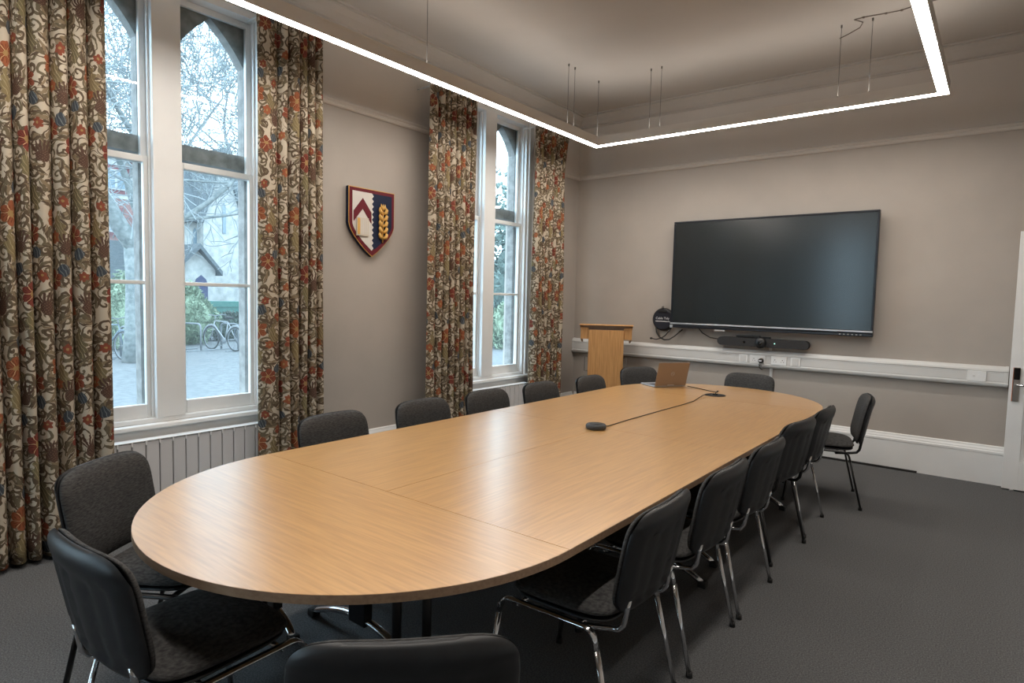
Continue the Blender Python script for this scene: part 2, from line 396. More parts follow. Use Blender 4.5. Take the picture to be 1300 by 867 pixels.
for wi, (a, b) in enumerate(wins):
    w = struct(empty('window_%d' % (wi + 1), (0, 0, 0)))
    c = (a + b) / 2
    fx = WX
    # frame: side jambs, head, mullion box
    m_ = MB()
    m_.bev(fx - .13, fx - .004, a, a + .022, WZ0, WZ1, .002); m_.bev(fx - .13, fx - .004, b - .022, b, WZ0, WZ1, .002)
    m_.bev(fx - .13, fx - .004, a + .022, b - .022, WZ1 - .05, WZ1, .002)
    m_.bev(fx - .13, fx - .004, a + .022, b - .022, WZ0, WZ0 + .028, .002)
    # staff beads
    for y0, y1 in ((a + .022, a + .034), (c - .100, c - .088), (c + .088, c + .100), (b - .034, b - .022)):
        m_.bev(fx - .055, fx - .040, y0, y1, WZ0 + .028, WZ1 - .05, .003)
    m_.build('window_frame', M['white'], w)
    m_ = MB(); m_.bev(fx - .13, fx + .004, c - .088, c + .088, WZ0 + .028, WZ1 - .05, .003); m_.build('mullion', M['white'], w)
    # architrave
    m_ = MB()
    for s, e in ((a - .10, a), (b, b + .10)):
        m_.bev(fx, fx + .018, s, e, WZ0 - .09, WZ1 + .10, .003)
        q = s if s < a else e - .022
        m_.bev(fx, fx + .032, q, q + .022, WZ0 - .09, WZ1 + .10, .005)
        q = a - .018 if s < a else b
        m_.bev(fx + .015, fx + .026, q + .001, q + .017, WZ0, WZ1, .004)
    m_.bev(fx, fx + .018, a, b, WZ1, WZ1 + .10, .003)
    m_.build('architrave', M['white'], w)
    # sill and apron
    m_ = MB(); m_.bev(fx - .03, fx + .055, a - .06, b + .06, WZ0 - .03, WZ0, .008); m_.build('window_sill', M['white'], w)
    m_ = MB(); m_.bev(fx + .001, fx + .02, a, b, WZ0 - .12, WZ0 - .03, .003); m_.build('apron', M['white'], w)
    for y0, y1 in ((a + .022, c - .088), (c + .088, b - .022)):
        # lower (inner) sash
        sx0, sx1 = fx - .095, fx - .058; st = .036
        m_ = MB(); z0, z1 = WZ0 + .028, 2.342
        m_.bev(sx0, sx1, y0, y0 + st, z0, z1, .004); m_.bev(sx0, sx1, y1 - st, y1, z0, z1, .004)
        m_.bev(sx0, sx1, y0 + st, y1 - st, z0, z0 + .088, .004); m_.bev(sx0, sx1, y0 + st, y1 - st, z1 - .04, z1, .004)
        m_.bev(sx0 + .008, sx1 - .004, y0 + st, y1 - st, 1.53, 1.555, .004)
        m_.build('lower_sash', M['white'], w)
        m_ = MB(); m_.box(sx0 + .016, sx0 + .020, y0 + st, y1 - st, z0 + .088, z1 - .04); m_.build('pane', M['glass'], w)
        # upper (outer) sash
        sx0, sx1 = fx - .130, fx - .097
        m_ = MB(); z0, z1 = 2.302, WZ1 - .05
        m_.bev(sx0, sx1, y0, y0 + st, z0, z1, .004); m_.bev(sx0, sx1, y1 - st, y1, z0, z1, .004)
        m_.bev(sx0, sx1, y0 + st, y1 - st, z0, z0 + .04, .004); m_.bev(sx0, sx1, y0 + st, y1 - st, z1 - .04, z1, .004)
        m_.build('upper_sash', M['white'], w)
        m_ = MB(); m_.box(sx0 + .014, sx0 + .018, y0 + st, y1 - st, z0 + .04, z1 - .04); m_.build('pane', M['glass'], w)
    for yc, ya, yb in ((c - .355, a, c), (c + .355, c, b)):
        stone_light(yc, .235, WZ0 - .02, 3.10, 3.375, 2.375, fx - .235, fx - .150, ya, yb, WZ1 + .0).build('stone_surround', M['stone'], w)
    m_ = MB(); m_.box(fx - .36, fx - .135, a, b, WZ0 - .06, WZ0 - .0005); m_.build('stone_sill', M['stone'], w)

# ------------------------------------------------------------------ radiators
def radiator(y0, y1, z0=.09, z1=.565):
    r = empty('radiator', (WX + .10, (y0 + y1) / 2, 0)); L = y1 - y0; n = round(L / .08); wdt = L / n
    m_ = MB()
    for i in range(n):
        q = -L / 2 + i * wdt
        m_.bev(-.03, .038, q + .003, q + wdt - .003, z0, z1 - .012, .004)
        m_.bev(-.026, .034, q + .024, q + wdt - .024, z1 - .013, z1 - .004, .002)
    m_.box(-.012, .012, -L / 2 + .01, L / 2 - .01, z0 + .03, z0 + .07); m_.box(-.012, .012, -L / 2 + .01, L / 2 - .01, z1 - .08, z1 - .04)
    m_.build('panel', M['rad'], r)
    m_ = MB(); m_.bev(-.030, .044, -L / 2, L / 2, z1 - .006, z1, .002); 
    for i in range(n + 1): m_.bev(.030, .044, -L / 2 + i * wdt - .004, -L / 2 + i * wdt + .004, z1 - .03, z1 - .004, .001)
    m_.build('top_grille', M['white'], r)
    for s in (-1, 1):
        m_ = MB(); m_.tube([(0, s * (L / 2 - .03), z0 + .05), (0, s * (L / 2 + .03), z0 + .05), (0, s * (L / 2 + .03), 0)], .008, 8); m_.build('pipe', M['white'], r)
    for s in (-.3, .3): m_ = MB(); m_.box(-.099, -.01, s * L - .015, s * L + .015, z0 + .2, z0 + .26); m_.build('wall_bracket', M['rad'], r)
    return r
tag(radiator(1.34, 2.62), 'long white flat-column radiator under the big window nearest the camera', 'radiator')
tag(radiator(4.42, 5.53), 'white flat-column radiator under the far window, behind the chairs', 'radiator')

# ------------------------------------------------------------------ curtains
def curtain(y0, y1, n, A, ztop, x0, seed, uoff, hem=.012, flare=0., flat=0., sway=0.):
    rg = random.Random(seed); root = empty('curtain', (x0, (y0 + y1) / 2, 0))
    amp = [A * rg.uniform(.8, 1.15) for _ in range(n + 2)]; wid = [rg.uniform(.8, 1.2) for _ in range(n)]
    if flat: wid[0] = flat
    tot = sum(wid); N = 14; us = []
    cum = 0; prof = []
    for i in range(n):
        w_ = wid[i] / tot
        for j in range(N):
            t = j / N; prof.append((cum + w_ * t, i, t))
        cum += w_
    prof.append((1., n - 1, 1.))
    NZ = 40; L = y1 - y0; rows = []
    for r in range(NZ + 1):
        z = hem + (ztop - hem) * r / NZ; q = r / NZ; row = []
        for (s, i, t) in prof:
            th = 2 * PI * t
            a_ = amp[i] * (1 - t) + amp[i + 1] * t
            a_ *= .78 + .22 * math.cos(PI * q) + .12 * math.sin(q * 7 + i * 1.7 + seed)
            if flat and i == 0: a_ *= .55
            w_ = wid[i] / tot * L
            B = .155 * w_ * (1 + .12 * math.sin(q * 5 + i))
            x = -math.cos(th) * a_ + .008 * math.sin(q * 4 + s * 9 + seed)
            y = y0 + s * L - B * math.sin(th) * 1.0 + .010 * math.sin(q * 3.1 + seed) * (s - .5)
            pinch = 1 + flare * max(0, q - .88) / .12 * s
            y = y0 + (y - y0) * pinch + sway * q
            row.append(Vector((x, y - (y0 + y1) / 2, z)))
        rows.append(row)
    mid = rows[NZ // 2]; arc = [0]
    for a, b in zip(mid, mid[1:]): arc.append(arc[-1] + (b - a).length)
    m_ = len(prof); vs = [v for row in rows for v in row]
    fs = [(r * m_ + j, r * m_ + j + 1, (r + 1) * m_ + j + 1, (r + 1) * m_ + j) for r in range(NZ) for j in range(m_ - 1)]
    me = bpy.data.meshes.new('curtain_cloth'); me.from_pydata(vs, [], fs)
    uv = me.uv_layers.new(name='cloth')
    for lp in me.loops:
        vi = lp.vertex_index; uv.data[lp.index].uv = (arc[vi % m_] + uoff, vs[vi].z + uoff * 1.7)
    for p in me.polygons: p.use_smooth = True
    me.materials.append(M['curtain'])
    o = bpy.data.objects.new('drape', me); col.objects.link(o); o.parent = root
    so = o.modifiers.new('thick', 'SOLIDIFY'); so.thickness = .004; so.offset = 0
    # heading tape and rail behind it
    t = MB(); pts = [(v.x * 1.0 - .006, v.y, ztop - .03) for v in rows[-1]]
    top = [Vector(p) for p in pts]; vv = []
    for p in top: vv += [p + Vector((0, 0, -.035)), p + Vector((0, 0, .028))]
    t.add(vv, [(2 * i, 2 * i + 2, 2 * i + 3, 2 * i + 1) for i in range(len(top) - 1)], True)
    ob = t.build('heading_tape', M['lining'], root, fix=False)
    s2 = ob.modifiers.new('thick', 'SOLIDIFY'); s2.thickness = .002
    r_ = MB(); yl = (y1 - y0) / 2
    r_.tube([(0, -yl, ztop + .012), (0, yl * (1 + flare), ztop + .012)], .010, 10)
    for s in (-.8, .8): r_.tube([(0, s * yl, ztop + .012), (WX - x0 + .002, s * yl, ztop + .012)], .007, 8)
    r_.build('curtain_rail', M['white'], root)
    return root
CX = WX + .235
tag(curtain(.18, 1.385, 14, .060, 3.36, WX + .213, 3, .0, hem=.03), 'floor-length floral curtain at the photo\'s left edge, left of the big window', 'curtain')
tag(curtain(2.28, 2.785, 6, .050, 3.37, CX, 5, .37, flat=2.1), 'floral curtain between the big window and the shield plaque', 'curtain')
tag(curtain(3.885, 4.475, 8, .050, 3.345, CX, 8, .9, flat=1.2), 'floral curtain on the left side of the far window', 'curtain')
tag(curtain(5.455, 6.01, 8, .046, 3.345, CX, 11, 1.55, flare=.14), 'floral curtain right of the far window, next to the room corner', 'curtain')

# ------------------------------------------------------------------ suspended light
LZ = 3.085; LH = .09; LW = .07
lx0, lx1, ly0, ly1 = -3.43, -.402, .45, 5.685
light = empty('pendant_light', ((lx0 + lx1) / 2, (ly0 + ly1) / 2, LZ))
tag(light, 'large rectangular white LED pendant light hanging above the table', 'light')
ox, oy = (lx0 + lx1) / 2, (ly0 + ly1) / 2
def ring(m_, x0, x1, y0, y1, w, z0, z1):
    m_.box(x0, x1, y0, y0 + w, z0, z1); m_.box(x0, x1, y1 - w, y1, z0, z1); m_.box(x0, x0 + w, y0 + w, y1 - w, z0, z1); m_.box(x1 - w, x1, y0 + w, y1 - w, z0, z1)
hx, hy = (lx1 - lx0) / 2, (ly1 - ly0) / 2
m_ = MB(); ring(m_, -hx, hx, -hy, hy, LW, 0, LH); m_.build('housing', mat('light_housing', (.66, .62, .57), .45), light)
def strip(x0, x1, y0, y1, w, z, up):
    m_ = MB()
    def seg(a0, a1, b0, b1, along):
        n = max(1, round((a1 - a0 if along == 'x' else b1 - b0) / .45))
        for i in range(n):
            if along == 'x': p, q, r, t = a0 + (a1 - a0) * i / n, a0 + (a1 - a0) * (i + 1) / n, b0, b1
            else: p, q, r, t = a0, a1, b0 + (b1 - b0) * i / n, b0 + (b1 - b0) * (i + 1) / n
            v = [(p, r, z), (q, r, z), (q, t, z), (p, t, z)]
            m_.add(v, [(0, 1, 2, 3) if up else (3, 2, 1, 0)])
    seg(x0, x1, y0, y0 + w, 'x'); seg(x0, x1, y1 - w, y1, 'x'); seg(x0, x0 + w, y0 + w, y1 - w, 'y'); seg(x1 - w, x1, y0 + w, y1 - w, 'y')
    return m_
strip(-hx + .002, hx - .002, -hy + .002, hy - .002, LW - .004, -.0008, False).build('diffuser', M['led'], light, fix=False)
strip(-hx + .008, hx - .008, -hy + .008, hy - .008, LW - .016, LH + .001, True).build('added_top_glow', M['added_glow'], light, fix=False)  # invented glowing strip on top of the housing, lifts the ceiling
cab = [(-.93, 5.65), (-1.15, 5.65), (-2.70, 5.65), (-2.81, 5.65), (-3.395, 5.09), (-3.395, 5.20), (-3.395, 5.65), (-3.395, 3.23), (-.437, 4.30), (-.437, 4.42), (-.437, 1.9), (-3.395, 1.2), (-1.0, .485), (-2.8, .485)]
for (x, y) in cab:
    m_ = MB(); m_.tube([(x - ox, y - oy, LH), (x - ox, y - oy, H - LZ)], .0022, 6)
    m_.cyl((x - ox, y - oy, H - LZ - .022), .007, .022, n=12); m_.cyl((x - ox, y - oy, LH), .006, .014, n=12)
    m_.build('suspension_wire', M['wire'], light)
# crack line on the ceiling, as a thin cable
def ceil_pt(u, v): pass
m_ = MB(); pts = [(-1.19, 5.30), (-1.05, 5.12), (-.98, 4.95), (-1.02, 4.86), (-1.12, 4.83)]
zc = H - .006

# ------------------------------------------------------------------ shield plaque
def shield():
    W2, HH = .24, .56
    root = empty('shield_plaque', (WX, 3.40, 2.10)); 
    def outline(s, n=14):
        w = W2 * s; top = HH / 2 * s if s == 1 else HH / 2 - (1 - s) * W2; pts = [(-w, top), (w, top)]
        # right side down to the point
        bot = -HH / 2 if s == 1 else -HH / 2 + (1 - s) * W2 * 1.5; zk = -.01
        for i in range(n + 1):
            t = i / n; pts.append((w * math.cos(t * PI / 2) ** .85 if t < 1 else 0, zk + (bot - zk) * (t ** 1.25)))
        left = [(-x, z) for x, z in pts[2:-1]][::-1]
        return pts + left
    f = lambda y, z, x: (x, y, z)
    m_ = MB(); m_.prism(outline(1.0), .012, .042, f); m_.build('backing', M['navy'], root)
    m_ = MB(); m_.prism(outline(1.0), .042, .046, f); m_.build('gold_edge', M['gold'], root)
    m_ = MB(); m_.prism(outline(.975), .046, .050, f); m_.build('border', M['maroon'], root)
    inner = outline(.86)
    zt = max(z for y, z in inner); zb = min(z for y, z in inner)
    # white half with zig-zag edge and navy half
    div = []; n = 11
    for i in range(2 * n + 1): div.append(((.010 if i % 2 else -.008), zt + (zb - zt) * i / (2 * n)))
    L = [(y, z) for y, z in inner if y < 0]; Rr = [(y, z) for y, z in inner if y > 0]
    L = sorted(L, key=lambda p: p[1]);      # bottom to top
    m_ = MB(); m_.prism(div + L, .050, .053, f); m_.build('white_field', M['shieldwhite'], root)
    Rr = sorted(Rr, key=lambda p: p[1])
    m_ = MB(); m_.prism(div + Rr, .050, .0525, f); m_.build('navy_field', M['navy'], root)
    # chevron, limited to the white half
    m_ = MB(); xa = -.095
    m_.prism([(-.196, .085), (-.105, .195), (-.016, .085), (-.016, -.005), (-.105, .11), (-.196, -.0)], .053, .058, f)
    m_.build('chevron', M['maroon'], root)
    # book
    b = MB(); b.bev(.053, .066, -.172, -.048, -.115, .035, .003); b = b.build('book', M['book'], root)
    m_ = MB(); m_.bev(.066, .069, -.165, -.140, -.105, .028, .001); m_.build('book_spine', M['gold'], b)
    m_ = MB()
    for i in range(4): m_.box(.066, .068, -.128 + i * .018, -.120 + i * .018, -.10, .022)
    m_.build('book_pages', M['shieldwhite'], b)
    # wheat ear
    m_ = MB(); m_.tube([(.058, .105, -.155), (.058, .105, .14)], .006, 8)
    for i in range(5):
        z = -.12 + i * .052
        for s in (-1, 1):
            m_.tube([(.060, .105 + s * .006, z), (.066, .105 + s * .028, z + .012), (.066, .105 + s * .036, z + .034), (.060, .105 + s * .032, z + .058)], [.009, .017, .014, .002], 8)
    for y in (.085, .105, .125): m_.tube([(.06, .105, .12), (.064, y, .145), (.060, y, .175)], [.008, .009, .001], 8)
    m_.build('wheat_ear', M['gold'], root)
    m_ = MB(); m_.box(.0002, .0125, -.09, .09, .05, .12); m_.build('wall_fixing', M['steel'], root)
    return root
tag(shield(), 'painted wooden shield plaque with book, chevron and golden wheat ear on the wall', 'plaque')

# ------------------------------------------------------------------ conference table
TX0, TX1 = -2.71, -1.00; TC = (TX0 + TX1) / 2; TR = (TX1 - TX0) / 2; TZ = .725; TT = .026
YN, YF = 1.58, 4.93; YM = (YN + YF) / 2
table = empty('conference_table', (TC, YM, 0)); tag(table, 'long oak-laminate conference table with rounded ends in the middle of the room', 'table')
def T(x, y): return (x - TC, y - YM)
g = .0012
def arc_poly(yc, sgn, r, n=48):
    pts = []
    for i in range(n + 1):
        a = PI * i / n; pts.append(T(TC + r * math.cos(a), yc + sgn * r * math.sin(a)))
    return pts
m_ = MB(); m_.prism(arc_poly(YN - g, -1, TR - .001), TZ - TT, TZ); m_.build('table_top', M['woodX'], table)
m_ = MB(); m_.prism(arc_poly(YF + g, 1, TR - .001), TZ - TT, TZ); m_.build('table_top', M['woodX'], table)
for xa, xb in ((TX0 + .001, TC - g), (TC + g, TX1 - .001)):
    for ya, yb in ((YN + g, YM - g), (YM + g, YF - g)):
        (a, b), (c, d) = T(xa, ya), T(xb, yb)
        m_ = MB(); m_.box(a, c, b, d, TZ - TT, TZ); m_.build('table_top', M['woodY'], table)
def band(pts, name):
    m_ = MB(); n = len(pts); vs = []
    for i, p in enumerate(pts):
        q0 = Vector(pts[max(i - 1, 0)]); q1 = Vector(pts[min(i + 1, n - 1)]); t = (q1 - q0).normalized(); nn = Vector((t.y, -t.x))
        for o in (0, .0022):
            pp = Vector(p) + nn * o
            for z in (TZ - TT, TZ - .0006): vs.append((pp.x, pp.y, z))
    fs = []
    for i in range(n - 1):
        a = i * 4; b = a + 4
        fs += [(a, a + 1, b + 1, b), (a + 2, b + 2, b + 3, a + 3), (a + 1, a + 3, b + 3, b + 1), (a, b, b + 2, a + 2)]
    m_.add(vs, fs); m_.build(name, M['edge'], table)
rr_ = TR - .001
def ccw(yc, a0, a1, n=48):  # angles in radians
    return [T(TC + rr_ * math.cos(a0 + (a1 - a0) * i / n), yc + rr_ * math.sin(a0 + (a1 - a0) * i / n)) for i in range(n + 1)]
band(ccw(YN, PI, 2 * PI), 'edge_band'); band(ccw(YF, 0, PI), 'edge_band')
band([T(TX1 - .001, YN), T(TX1 - .001, YF)], 'edge_band'); band([T(TX0 + .001, YF), T(TX0 + .001, YN)], 'edge_band')
# legs: column with an arched chrome foot
for (x, y, xe) in ((-2.47, 1.45, .17), (-2.09, 1.64, .34), (-1.45, 3.13, .30), (-1.50, 3.42, .30), (-2.30, 3.13, .30), (-2.30, 3.42, .30), (-1.45, 4.72, .28), (-2.30, 4.72, .30), (-1.86, 5.25, .28)):
    px, py = T(x, y)
    m_ = MB(); m_.bev(px - .055, px + .055, py - .022, py + .022, .085, TZ - TT - .03, .004)
    lg = m_.build('leg', M['blackmetal'], table)
    m_ = MB(); m_.bev(px - .30, px + .30, py - .02, py + .02, TZ - TT - .03, TZ - TT, .003); m_.build('top_beam', M['blackmetal'], lg)
    m_ = MB()
    for s in (-1, 1):
        pts = []
        for i in range(9):
            t = i / 8; pts.append((px + s * (.03 + (xe - .03) * t), py, .022 + .085 * (1 - t ** 1.8)))
        m_.tube(pts, [.020] * 9, 10, ry=.014)
    m_.build('foot', M['chrome'], lg)
    for s in (-1, 1):
        m_ = MB(); m_.bev(px + s * xe - .022, px + s * xe + .022, py - .022, py + .022, 0, .036, .007); m_.build('foot_cap', M['rubber'], lg)
for x, y in ((-1.63, 1.44), (-1.55, 1.51)):
    px, py = T(x, y)
    m_ = MB(); m_.cyl((px, py, .012), .018, TZ - TT - .012, n=20); lg = m_.build('leg', M['blackmetal'], table)
    m_ = MB(); m_.cyl((px, py, 0), .024, .012, n=20); m_.build('foot_cap', M['rubber'], lg)
m_ = MB(); a, b = T(TC, 1.7); m_.box(-.03, .03, 1.75 - YM, 3.0 - YM, TZ - TT - .06, TZ - TT - .001); m_.box(-.03, .03, 3.5 - YM, 4.8 - YM, TZ - TT - .06, TZ - TT - .001)
m_.build('under_beam', M['blackmetal'], table)

# ------------------------------------------------------------------ chairs
def pad(w, h, depth_f, depth_b, bend=0., lean=0., nx=26, ny=26, p=4.2, top=1.0, bot=.96, inset=False, dome=0.):
    """cushion/shell lying in local XZ; thickness along y (front = +y)"""
    m_ = MB(); vs = []; idx = {}
    def shape(s, t):
        # square -> superellipse
        r = max(abs(s), abs(t))
        if r < 1e-6: return 0, 0, 0
        a = math.atan2(t, s); ce, se = abs(math.cos(a)), abs(math.sin(a))
        R_ = 1 / (ce ** p + se ** p) ** (1 / p)
        rho = r
        return rho * R_ * math.cos(a), rho * R_ * math.sin(a), rho
    for side in (1, -1):
        for i in range(nx + 1):
            for j in range(ny + 1):
                s = -1 + 2 * i / nx; t = -1 + 2 * j / ny
                s = math.copysign(1 - (1 - abs(s)) ** 1.5, s); t = math.copysign(1 - (1 - abs(t)) ** 1.5, t)
                sx, tz, rho = shape(s, t)
                wd = w / 2 * (bot + (top - bot) * (tz + 1) / 2)
                X_ = sx * wd; Z_ = tz * h / 2
                e = max(0, 1 - rho ** 5) ** .5
                d = (depth_f if side > 0 else -depth_b) * e
                if side > 0: d += dome * (1 - rho ** 2)
                if side < 0 and inset:
                    if abs(X_) < w * .36 and -h * .40 < Z_ < h * .27: d += .007
                    if .05 < abs(X_) < .085 and -h * .42 < Z_ < h * .22: d += .006
                    if Z_ > h * .30: d -= .006 * math.sin((Z_ / h - .30) / .20 * PI) if Z_ < h * .5 else 0
                Y_ = d + bend * (X_ / (w / 2)) ** 2 + lean * Z_
                vs.append((X_, Y_, Z_))
    K = (nx + 1) * (ny + 1); fs = []
    for side in (0, 1):
        for i in range(nx):
            for j in range(ny):
                a = side * K + i * (ny + 1) + j; q = (a, a + 1, a + ny + 2, a + ny + 1)
                fs.append(q if side else q[::-1])
    m_.add(vs, fs, True)
    bm = bmesh.new(); me = bpy.data.meshes.new('t'); me.from_pydata(m_.v, [], m_.f); bm.from_mesh(me)
    bmesh.ops.remove_doubles(bm, verts=bm.verts[:], dist=.0003); bmesh.ops.recalc_face_normals(bm, faces=bm.faces[:])
    bm.verts.index_update(); o = MB(); o.add([v.co.copy() for v in bm.verts], [[v.index for v in f.verts] for f in bm.faces], True); bm.free(); bpy.data.meshes.remove(me)
    return o
def xf(mb, Mx): mb.v = [tuple(Mx @ Vector(v)) for v in mb.v]; return mb
def arcpts(c, r, a0, a1, n, plane_x): # arc in YZ
    return [(plane_x, c[0] + r * math.cos(a0 + (a1 - a0) * i / n), c[1] + r * math.sin(a0 + (a1 - a0) * i / n)) for i in range(n + 1)]
def make_chair(frame):
    """local: +y is where the sitter faces, origin on the floor under the seat centre"""
    c = empty('conference_chair'); fm = M[frame]
    seat = pad(.475, .43, .026, .014, nx=22, ny=22, p=4.5, dome=.012)
    seat = xf(seat, Matrix.Translation((0, 0, .452)) @ Matrix.Rotation(R(90), 4, 'X') @ Matrix.Scale(-1, 4, (0, 0, 1)))
    seat.build('seat', M['fabric'], c)
    sh = pad(.462, .418, .010, .016, nx=18, ny=18, p=4.5)
    sh = xf(sh, Matrix.Translation((0, 0, .430)) @ Matrix.Rotation(R(90), 4, 'X')); sh.build('seat_shell', M['plastic'], c)
    lean = -math.tan(R(11)); yb = -.285; zb = .645
    bk = pad(.472, .356, .034, .004, bend=.030, lean=lean, p=5.0, top=1.0, bot=.97); bk = xf(bk, Matrix.Translation((0, yb + .008, zb))); bk.build('backrest', M['fabric'], c)
    bs = pad(.478, .362, .006, .028, bend=.030, lean=lean, p=5.0, top=1.0, bot=.97, inset=True); bs = xf(bs, Matrix.Translation((0, yb, zb))); bs.build('back_shell', M['plastic'], c)
    for s in (-1, 1):
        x = s * .243
        fy, fz = .205, .418; ry_, rz = -.165, .418; r = .045
        # side rail incl. both bends
        pts = [(x, .222, .355), (x, .217, .385)]
        pts += [(x, fy - r + .008 + r * math.cos(a), fz - r + r * math.sin(a)) for a in [R(q) for q in (10, 30, 50, 70, 90)]]
        pts += [(x, 0, .419)]
        pts += [(x, ry_ + r - .008 + r * math.cos(a), rz - r + r * math.sin(a)) for a in [R(q) for q in (90, 110, 130, 150, 170)]]
        pts += [(x, ry_ - .016, .350)]
        m_ = MB(); m_.tube(pts, .008, 10, ry=.0145, up=(1, 0, 0)); m_.build('side_rail', fm, c)
        for top, foot in (((x, .222, .356), (x + s * .010, .262, .012)), ((x, ry_ - .0155, .352), (x + s * .010, -.262, .012))):
            m_ = MB(); m_.tube([top, foot], .008, 10, ry=.0145, up=(1, 0, 0)); lg = m_.build('leg', fm, c)
            m_ = MB(); m_.cyl((foot[0], foot[1], 0), .0135, .022, n=14, r2=.0125); m_.build('foot_cap', M['rubber'], lg)
        # back support tube
        x2 = s * .178
        pts = [(s * .225, -.08, .402), (x2 + s * .02, -.15, .402), (x2, -.195, .404), (x2, -.225, .411), (x2, -.242, .432), (x2, -.247, .46), (x2, -.251, .485), (x2, -.258, .52)]
        m_ = MB(); m_.tube(pts, .0095, 10); m_.build('back_support', fm, c)
    for y in (.14, -.10):
        m_ = MB(); m_.tube([(-.24, y, .406), (.24, y, .406)], .009, 8); m_.build('crossbar', fm, c)
    return c
proto = {'chrome': make_chair('chrome'), 'blackmetal': make_chair('blackmetal')}
used = set()
def place(cx, cy, ang, frame, label, grp='conference chairs around the long table'):
    """cx,cy: where the middle of the backrest's top edge is; ang: facing direction (degrees)"""
    f = Vector((math.cos(R(ang)), math.sin(R(ang)))); o = Vector((cx, cy)) + f * .325
    c = proto[frame] if frame not in used else copy_tree(proto[frame]); used.add(frame)
    c.location = (o.x, o.y, 0); c.rotation_euler = (0, 0, R(ang - 90))
    return tag(c, label, 'chair', grp)
P = 'charcoal fabric chair '
place(-2.76, .87, 33, 'blackmetal', P + 'with black frame at the near left table curve, beside the leftmost curtain')
place(-1.88, .535, 93, 'chrome', P + 'at lower left, seen from behind, seat under the table\'s near end')
place(-.865, .785, 136, 'chrome', P + 'showing its black plastic back, at the bottom centre of the photo')
for (y, x, a, fr_, lb) in ((1.965, -.835, 182, 'chrome', 'nearest in the row along the table\'s right side'),
                      (2.58, -.83, 180, 'chrome', 'second from the camera along the table\'s right side'),
                      (3.175, -.83, 180, 'chrome', 'third from the camera along the table\'s right side'),
                      (3.89, -.86, 173, 'blackmetal', 'with black legs, fourth from the camera on the table\'s right side'),
                      (4.50, -.85, 180, 'chrome', 'farthest in the row along the table\'s right side')):
    place(x, y, a, fr_, P + lb)
place(-.735, 5.37, 195, 'blackmetal', P + 'with thin black legs, side-on, apart from the table by the skirting')
for (x, y, a, lb) in ((-2.96, 2.09, 2, 'before the curtain right of the big window'),
                      (-2.96, 2.78, 0, 'before the bare wall, below and right of the shield plaque'),
                      (-2.95, 3.41, 0, 'in front of the far window\'s left curtain'),
                      (-2.93, 4.05, 0, 'in front of the far window\'s radiator and right curtain'),
                      (-2.88, 4.74, 0, 'just left of the lectern on the window side'),
                      (-2.92, 5.78, -25, 'directly in front of the lectern, left of the open laptop'),
                      (-1.87, 6.13, -90, 'at the far end of the table, beneath the video bar')):
    place(x, y, a, 'chrome', P + lb)

# ------------------------------------------------------------------ screen, video bar
TVX0, TVX1, TVZ0, TVZ1, TVF = -2.91, -.925, 1.235, 2.385, FY - .13
tv = empty('wall_screen', ((TVX0 + TVX1) / 2, FY, (TVZ0 + TVZ1) / 2)); tag(tv, 'large black wall-mounted presentation screen on the far wall', 'screen')
hw, hh = (TVX1 - TVX0) / 2, (TVZ1 - TVZ0) / 2; d = -.13
m_ = MB(); m_.bev(-hw + .03, hw - .03, d + .03, -.05, -hh + .03, hh - .03, .01); m_.bev(-.4, .4, -.05, 0, -.25, .25, .004); m_.build('rear_housing', M['bezel'], tv)
m_ = MB(); ring_ = [(-hw, hw, hh - .022, hh), (-hw, hw, -hh, -hh + .040)]
m_.bev(-hw, hw, d, d + .05, hh - .020, hh, .004); m_.bev(-hw, hw, d, d + .05, -hh + .012, -hh + .042, .003)
m_.bev(-hw, -hw + .020, d, d + .05, -hh + .042, hh - .020, .004); m_.bev(hw - .020, hw, d, d + .05, -hh + .042, hh - .020, .004)
m_.box(-hw + .02, hw - .02, d + .012, d + .045, -hh + .042, hh - .020)
m_.build('bezel', M['bezel'], tv)
m_ = MB(); m_.box(-hw + .020, hw - .020, d + .006, d + .0115, -hh + .042, hh - .020); m_.build('display', M['screen'], tv)
m_ = MB(); m_.bev(-hw, hw, d - .008, d - .0005, -hh + .020, -hh + .036, .003); m_.build('silver_strip', M['silver'], tv)
m_ = MB(); m_.bev(-hw + .02, hw, d + .004, d + .05, -hh - .018, -hh + .011, .004)
tr = m_.build('control_strip', M['bezel'], tv)
for i in range(6):
    m_ = MB(); m_.bev(hw - .28 + i * .035, hw - .265 + i * .035, d, d + .004, -hh - .008, -hh + .002, .001); m_.build('button', M['steel'], tr)
m_ = MB(); m_.bev(-hw + .50, -hw + .61, d + .010, d + .04, -hh - .035, -hh - .018, .003); m_.build('sensor', M['upvc'], tv)
m_ = MB(); m_.bev(-hw - .004, -hw + .03, d - .004, d + .03, -hh - .022, -hh + .012, .003); m_.build('pen_tray_end', M['silver'], tv)

vb = empty('video_bar', (-1.925, FY, 1.10)); tag(vb, 'dark grey video conference bar with round centre camera below the screen', 'video bar')
m_ = MB(); n = 12; prof = []
L = .455; r = .044
for i in range(n + 1): a = -PI / 2 + PI * i / n; prof.append((L - r + r * math.cos(a), r * math.sin(a)))
for i in range(n + 1): a = PI / 2 + PI * i / n; prof.append((-L + r + r * math.cos(a), r * math.sin(a)))
m_.prism(prof, -.105, -.035, lambda x, z, y: (x, y, z)); m_.build('body', M['video'], vb)
m_ = MB(); m_.lathe([(0, -.150), (.030, -.150), (.036, -.146), (.050, -.140), (.056, -.128), (.056, -.10), (0, -.10)], (0, 0, 0), 32, 'y'); cm = m_.build('camera', M['plastic'], vb)
m_ = MB(); m_.lathe([(0, -.1525), (.020, -.1515), (.024, -.149), (0, -.149)], (0, 0, 0), 24, 'y'); m_.build('lens', M['lens'], cm)
